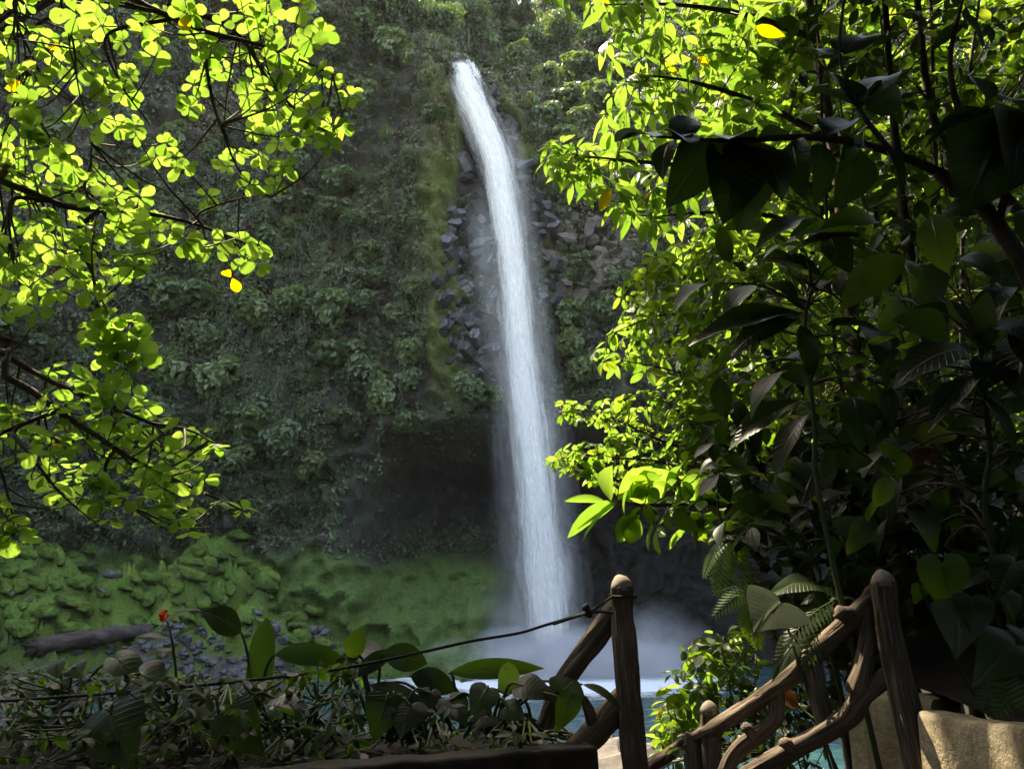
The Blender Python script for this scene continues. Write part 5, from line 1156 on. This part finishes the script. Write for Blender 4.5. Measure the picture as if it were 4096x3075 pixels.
# planters
def slab(name, root, A, B, depth, height, mat, seed, top_sag=.0, bev=.03):
    """a rough plastered block: front face from A to B along the top edge, with rounded uneven edges"""
    A, B = Vector(A), Vector(B); ux = (B - A); L = ux.length; ux.normalize(); back = Vector((0, 0, 1)).cross(ux).normalized()
    if back.y < 0: back = -back
    nu = max(8, int(L / .04)); prof = [(0, -height)] + [(0, -height * (1 - k / 8)) for k in range(1, 8)] + [(0, -bev), (bev * .3, -bev * .3), (bev, 0)] + [(depth * k / 5, 0) for k in range(1, 5)] + [(depth - bev, 0), (depth - bev * .3, -bev * .3), (depth, -bev), (depth, -height)]
    V = []; m = len(prof)
    for i in range(nu + 1):
        for (q, z) in prof:
            p = A + ux * (L * i / nu) + back * q + Vector((0, 0, z)); V.append(tuple(p))
    V = np.array(V); V += (fbm(V * 7, 3, seed)[:, None] - .5) * .035 * np.array([1, 1, .8])
    V[:, 2] -= top_sag * np.repeat(np.sin(np.linspace(0, 6, nu + 1)) * .5, m)
    f = grid_faces(nu + 1, m)
    caps = []
    return link(name, mesh_np(name, V - np.array(root.location), f), M[mat], root), V, m, nu
def planter(name, label, A, B, depth, height, mat, seed, sag=0.0):
    root = tag(empty(name, Vector(A) - Vector((0, 0, height))), label, 'planter')
    o, V, m, nu = slab('wall', root, A, B, depth, height, mat, seed, sag)
    for i in (0, nu):                                   # close both ends
        ring = V[i*m:(i+1)*m]; c = ring.mean(0); vv = np.vstack([ring, c]); ff = np.array([(k, (k + 1) % m, m, m) for k in range(m)])
        me = bpy.data.meshes.new('end_face'); me.from_pydata([tuple(p) for p in vv - np.array(root.location)], [], [(k, (k + 1) % m, m) for k in range(m)]); link('end_face', me, M[mat], root)
    return root
planter('planter_wall', 'cream plastered planter wall catching dappled sun below the elephant-ear plant', at(3668, 2836, 3.86), at(4400, 2960, 2.9), .16, 1.3, 'plaster', 5, .02)
planter('planter_wall', 'shaded cream planter block behind the tall railing post', at(3382, 2752, 4.55), at(3720, 2800, 4.15), .22, 1.3, 'plaster', 9, .01)
planter('planting_curb', 'dark weathered concrete curb with rounded end holding the shaded planting bed', (-3.4, 3.45, -.90), at(2392, 2985, 4.9), .20, 1.2, 'old_concrete', 13, .01)
SB = link('planting_bed', mesh_np('planting_bed', *(lambda X, Y: (np.stack([X, Y, -1.08 - .5 * np.clip(4.6 - Y + .35 * X, 0, 2) + .10 * fbm(np.stack([X * 2, Y * 2, X * 0], -1), 3, 3) - .35 * sstep(6.2, 7.6, Y) - .25 * sstep(.15, .5, X)], -1).reshape(-1, 3), grid_faces(120, 50)))(*np.meshgrid(np.linspace(-8, .42, 120), np.linspace(3.7, 7.8, 50), indexing='ij'))), M['soil']); SB['kind'] = 'structure'
SB2 = link('planter_soil', mesh_np('planter_soil', *(lambda X, Y: (np.stack([X, Y, -.60 + .12 * fbm(np.stack([X * 2, Y * 2, X * 0], -1), 3, 3) + .35 * np.clip(Y - 4.2, 0, 2) * np.clip(X - 1.5, 0, 1)], -1).reshape(-1, 3), grid_faces(60, 40)))(*np.meshgrid(np.linspace(1.98, 5.0, 60), np.linspace(2.9, 6.4, 40), indexing='ij'))), M['soil']); SB2['kind'] = 'structure'

# ================================================================== shaded planting bed at lower left
def bed(x, y): return (x, y, -.84)
def stalk_plant(name, label, cat, base_px, leaves):
    b = at(*base_px); b.z = -.84; P = Plant(name, label, cat, b)
    for (key, j, t, w, mt, face, idx) in leaves:
        posed(P, key, j, t, w, mt, face, idx, random.uniform(-.2, .2), 1.12 if key == 'heart' else 1.0)
        J = at(*j); P.tube('petiole', [b + Vector((random.uniform(-.03, .03), 0, -.05)), b.lerp(J, .55) + Vector((0, 0, .10)), J], [.012, .006], 'stem', 7, 0, n=12)
    P.finish(80); return P
stalk_plant('canna_plant', 'plant with one broad upright paddle leaf and one arching leaf', 'plant', (1010, 2950, 5.5), [('strap', (1030, 2800, 5.5), (1062, 2466, 5.5), 1.15, 'leaf_big', .9, 0), ('strap', (965, 2530, 5.5), (838, 2415, 5.3), 2.4, 'leaf_dark', .6, 1), ('strap', (1100, 2615, 5.5), (1390, 2600, 5.4), 1.2, 'leaf_big', .7, 1), ('strap', (1000, 2780, 5.5), (1180, 2770, 5.4), 1.6, 'leaf_dark', .3, 1)])
stalk_plant('ginger_plant', 'plant with a long horizontal leaf and a short upright leaf before the spray', 'plant', (1830, 2960, 5.5), [('strap', (1795, 2690, 5.5), (2190, 2640, 5.35), .8, 'leaf_big', .8, 1), ('strap', (2035, 2780, 5.4), (2036, 2645, 5.4), 2.4, 'leaf_right', .9, 0), ('strap', (1640, 2700, 5.5), (1840, 2740, 5.4), 1.9, 'leaf_dark', .7, 1), ('strap', (1480, 2740, 5.5), (1720, 2780, 5.3), 1.0, 'leaf_dark', .6, 1), ('strap', (2330, 2736, 5.3), (2500, 2765, 5.1), 1.0, 'leaf_big', .3, 1)])
stalk_plant('banana_plant', 'plant with a torn broad green leaf standing above the rope', 'plant', (1500, 2960, 5.6), [('big', (1400, 2640, 5.6), (1440, 2515, 5.5), 1.5, 'leaf_big', .8, 0), ('big', (1420, 2610, 5.6), (1580, 2565, 5.6), 1.6, 'leaf_grey', .4, 1), ('big', (1430, 2700, 5.5), (1570, 2580, 5.5), 1.1, 'leaf_dark', .8, 0), ('big', (1530, 2610, 5.5), (1710, 2640, 5.4), 1.2, 'leaf_dark', .8, 1), ('big', (1330, 2700, 5.5), (1450, 2560, 5.6), 1.0, 'leaf_grey', .5, 0)])
stalk_plant('heart_leaf_plant', 'heart-leaf plant with veined pale leaf and drooping oval leaf beside the braced post', 'plant', (1960, 2970, 5.3), [('heart', (1945, 2760, 5.2), (1890, 2830, 5.1), 1.2, 'leaf_big', .7, 0), ('heart', (2280, 2800, 5.1), (2240, 2910, 5.05), 1.0, 'leaf_big', .8, 1), ('heart', (2260, 2760, 5.2), (2310, 2700, 5.3), 1.5, 'leaf_big', .7, 0), ('heart', (2090, 2740, 5.2), (2200, 2750, 5.1), 1.1, 'leaf_grey', .5, 1), ('heart', (2030, 2830, 5.15), (2090, 2860, 5.1), 1.4, 'leaf_grey', .5, 0), ('heart', (1960, 2860, 5.2), (1890, 2880, 5.1), 1.2, 'leaf_dark', .5, 1), ('heart', (1800, 2800, 5.2), (1860, 2870, 5.1), 1.2, 'leaf_yellow' if False else 'leaf_big', .6, 0)])
stalk_plant('heart_leaf_plant', 'heart-leaf plant with two round black silhouetted leaves against the white pool', 'plant', (1560, 2980, 5.2), [('heart', (1545, 2800, 5.1), (1510, 2925, 5.0), 1.4, 'leaf_dark', .8, 1), ('heart', (1640, 2825, 5.1), (1600, 2920, 5.0), 1.4, 'leaf_dark', .8, 0), ('heart', (1580, 2790, 5.15), (1600, 2830, 5.1), 1.2, 'leaf_dark', .6, 0), ('heart', (1720, 2770, 5.2), (1690, 2850, 5.1), 1.0, 'leaf_dark', .6, 1)])
stalk_plant('elephant_ear_plant', 'elephant-ear plant with a single very large dark veined leaf facing forward', 'plant', (430, 3000, 5.1), [('heart', (440, 2860, 5.0), (490, 3040, 4.85), 1.35, 'leaf_dark', .95, 0), ('heart', (560, 2690, 5.3), (640, 2740, 5.2), 1.3, 'leaf_grey', .5, 0), ('heart', (350, 2790, 5.2), (250, 2800, 5.1), 1.0, 'leaf_dark', .5, 1)])
stalk_plant('elephant_ear_plant', 'elephant-ear plant with a tilted dark leaf showing pale midrib', 'plant', (900, 3000, 5.1), [('heart', (925, 2860, 5.0), (1000, 2990, 4.9), 1.35, 'leaf_dark', .9, 1), ('heart', (820, 2800, 5.2), (700, 2850, 5.1), 1.3, 'leaf_big', .4, 0), ('heart', (1100, 2790, 5.2), (1200, 2790, 5.1), 1.1, 'leaf_dark', .3, 1)])
stalk_plant('round_leaf_plant', 'plant lifting two round mauve-grey leaves before the fallen log', 'plant', (240, 2990, 5.6), [('heart', (225, 2655, 5.6), (225, 2700, 5.55), 1.5, 'leaf_grey', .9, 0), ('heart', (300, 2665, 5.6), (310, 2700, 5.55), 1.9, 'leaf_grey', .9, 0), ('heart', (480, 2640, 5.5), (590, 2730, 5.4), .8, 'leaf_grey', .4, 1)])
fp = Plant('red_flower_plant', 'tall stem with a small red blossom and thin leaves above the rope', 'plant', (at(700, 2960, 5.4).x, 5.4, -.84))
fp.tube('stem', [fp.loc - Vector((0, 0, .05)), at(705, 2720, 5.4), at(690, 2570, 5.4), at(668, 2480, 5.4)], [.010, .005], 'stem', 7, 0, n=14)
for a in range(6): posed(fp, 'obov', (655 + 10 * math.cos(a * 1.9), 2462 + 14 * math.sin(a * 1.9), 5.4), (655 + 20 * math.cos(a * 1.05), 2462 + 24 * math.sin(a * 1.05), 5.36), .7, 'petal_red', .8, a % 3)
for b, t, w in [((672, 2490, 5.4), (770, 2410, 5.4), .7), ((668, 2480, 5.4), (620, 2410, 5.5), .7), ((690, 2560, 5.4), (540, 2510, 5.4), .8), ((690, 2560, 5.4), (790, 2480, 5.4), .35), ((695, 2590, 5.4), (620, 2640, 5.4), 1.6), ((698, 2600, 5.4), (560, 2600, 5.3), 1.2), ((700, 2640, 5.4), (650, 2590, 5.4), 2.0), ((668, 2470, 5.4), (800, 2400, 5.3), .5), ((680, 2520, 5.4), (760, 2500, 5.4), .3)]:
    posed(fp, 'lance', b, t, w, 'leaf_big', .3)
fp.finish(60)
FLR = [[(-60, 2660), (500, 2680), (520, 3070), (-60, 3080)], [(450, 2700), (950, 2690), (980, 3060), (450, 3070)], [(900, 2710), (1450, 2650), (1480, 3040), (900, 3060)], [(1400, 2800), (1900, 2830), (1900, 3000), (1400, 3030)], [(1850, 2880), (2330, 2900), (2330, 2970), (1850, 2985)]]
FLL = ['low leafy bush in shade below the round mauve leaves', 'low leafy bush in shade around the red-flower stem', 'low leafy bush in shade at the foot of the upright paddle leaf', 'low weeds around the stems of the black silhouetted heart leaves', 'low weeds along the curb under the veined heart leaves']
for i, poly in enumerate(FLR):
    cx = sum(p[0] for p in poly) / 4; b = at(cx, 2960, 5.8)
    bush('undergrowth_bush', FLL[i], (b.x, b.y, -.86), poly, (125, 125, 120, 36, 22)[i], 28, (4.75, 6.6), (.05, .115), ['leaf_dark'] * 4 + ['leaf_big', 'leaf_big', 'leaf_big'], most=200, stems=26)

# fallen leaves on the soil
LTR = Plant('leaf_litter', 'fallen leaves scattered over the dark soil of the planting bed', 'leaf litter', (-1.5, 5.0, -.9)); 
for k in range(700):
    x, y = random.uniform(-3.6, .4), random.uniform(3.7, 5.6)
    if y < 3.75 + .35 * (x + 3.4): continue
    zz = -1.08 - .5 * max(0, min(2, 4.6 - y + .35 * x)) + .10 * float(fbm(np.array([x * 2, y * 2, 0]), 3, 3)) + .012
    LTR.leaf(random.choice(('ellip', 'lance')), (x, y, zz), (random.uniform(-1, 1), random.uniform(-1, 1), .15), (random.gauss(0, .3), random.gauss(0, .3), 1), random.uniform(.05, .12), random.choice(('leaf_dark', 'leaf_dark', 'leaf_dark', 'leaf_big')))
LTR.finish(0); LTR.root['kind'] = 'stuff'
# ================================================================== unseen canopy overhead, its leaf clumps placed along sun rays to shade the foreground
shade_pts = [at(px, py, y) for px, py, y in [(x, yy, d) for x in range(2500, 4300, 230) for yy in (400, 800) for d in (3.4,)]]
shade_pts += [at(x, yy, d) for x in range(2900, 4300, 200) for yy in (1150, 1500, 1850, 2200, 2550, 2800) for d in (4.0, 5.6)]
shade_pts += [at(x, yy, 5.3) for x in range(-200, 2500, 180) for yy in (2480, 2700, 2900)] + [Vector((x, y, -1.5)) for x in (-6, -4, -2, 0, 1.2) for y in (1, 3, 4.4, 7)] + [at(2300, 2550, 5.4), at(2500, 2450, 5.3), at(2530, 2750, 5.3)]
bright = [at(x, y, 5.0) for x, y in scatter(PA, 40, 60) + scatter(PB, 34, 60)] + [at(x, y, 5.7) for x, y in scatter(PA, 20, 100) + scatter(PB, 14, 100)] + [at(x, y, 4.8) for x, y in scatter(PC, 24, 60) if x < 700] + [at(x, y, 9) for x, y in scatter(P1, 14, 150)] + [at(x, y, 7.8) for x, y in scatter(P2, 10, 100) if x < 3000] + [at(x, y, 7.4) for x, y in scatter(P3, 8, 100)] + [at(2500, 2030, 6.4), at(2880, 2250, 5.5), at(2700, 2850, 6.0), at(2950, 2450, 5.3), at(3700, 2950, 3.8), at(3780, 2900, 3.7), at(3800, 3040, 3.7), at(3100, 2750, 4.5), at(2700, 3000, 5.4)] + [at(x, y, 13) for x in (3000, 3300, 3600) for y in (100, 400, 700)]
clumps = []
for q in shade_pts:
    for tr in range(6):
        z = random.uniform(7.5, 12.5); c = q + SUN * ((z - q.z) / SUN.z) + rv(.35); r = random.uniform(.75, 1.05)
        if c.y > 0 and (c.z - 1.5 * r) / (c.y + r * .6) < .80: continue
        if any(((c - b) - SUN * (c - b).dot(SUN)).length < r * 1.05 for b in bright + sunny): continue
        clumps.append((c, r)); break
for k in range(1400):
    c = Vector((random.uniform(-13, 13), random.uniform(-10, 14), random.uniform(5.5, 16))); r = random.uniform(.9, 1.5)
    if c.x < -3.2 and c.y > 5.0: continue
    if c.y > -1 and (c.z - 1.4 * r) / (c.y + r + .3) < .84: continue
    if any(((c - b) - SUN * (c - b).dot(SUN)).length < r * 1.05 for b in bright) or any(((c - b) - SUN * (c - b).dot(SUN)).length < r * 1.05 + .55 for b in sunny): continue
    clumps.append((c, r))
trunks = [Vector((5.2, 1.0, 0)), Vector((-6.0, -3.5, 0)), Vector((1.5, -6.0, 0)), Vector((9.5, 9.0, 0)), Vector((-12.5, 12.5, 0))]
labs = ['tall forest tree on the slope behind the planter, crown overhead', 'tall forest tree behind the planting bed, crown overhead', 'tall forest tree behind the viewpoint, crown overhead', 'tall forest tree on the hillside behind the thicket, crown overhead', 'tall forest tree behind the round-leaved tree, crown overhead']
for i, tb in enumerate(trunks):
    tb.z = float(ground_z(tb.x, tb.y)) - .2; P = Plant('canopy_tree', labs[i], 'tree', tb)
    top = tb + Vector((0, 0, 9.5)); P.tube('trunk', [tb, tb + Vector((.1, 0, 3.5)), tb + Vector((-.1, .1, 7)), top], [.28, .14], 'bark', 12, .15, n=18)
    for (c, r) in clumps:
        if min(range(5), key=lambda k: ((c - trunks[k]).xy.length)) != i: continue
        h = tb + Vector((0, 0, random.uniform(6.5, 9.0))); P.twig([h, h.lerp(c, .5) + Vector((0, 0, .4)), c], .05, .012, 7, 6)
        for k in range(44):
            p = c + Vector((random.gauss(0, 1), random.gauss(0, 1), random.gauss(0, .7))).normalized() * r * random.random() ** .4
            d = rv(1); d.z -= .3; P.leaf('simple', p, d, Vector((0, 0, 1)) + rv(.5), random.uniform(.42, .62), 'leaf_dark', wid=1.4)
    P.finish(0, 'bark')
# ================================================================== air
def haze():
    x0, x1, y0, y1, z0, z1 = -84, 84, -44, 165, -14.5, 122
    V = [(x, y, z) for x in (x0, x1) for y in (y0, y1) for z in (z0, z1)]
    Fc = [(0, 1, 3, 2), (4, 6, 7, 5), (0, 4, 5, 1), (2, 3, 7, 6), (0, 2, 6, 4), (1, 5, 7, 3)]
    g = NT('haze_air'); v = g.n('ShaderNodeVolumePrincipled'); v.inputs['Color'].default_value = (.92, .95, 1, 1)
    v.inputs['Density'].default_value = 0.00006; v.inputs['Anisotropy'].default_value = 0.3
    g.l(v.outputs[0], g.out.inputs['Volume'])
    o = link('haze', mesh_np('haze', np.array(V), np.array(Fc), smooth=False), g.m); o['kind'] = 'stuff'
haze()
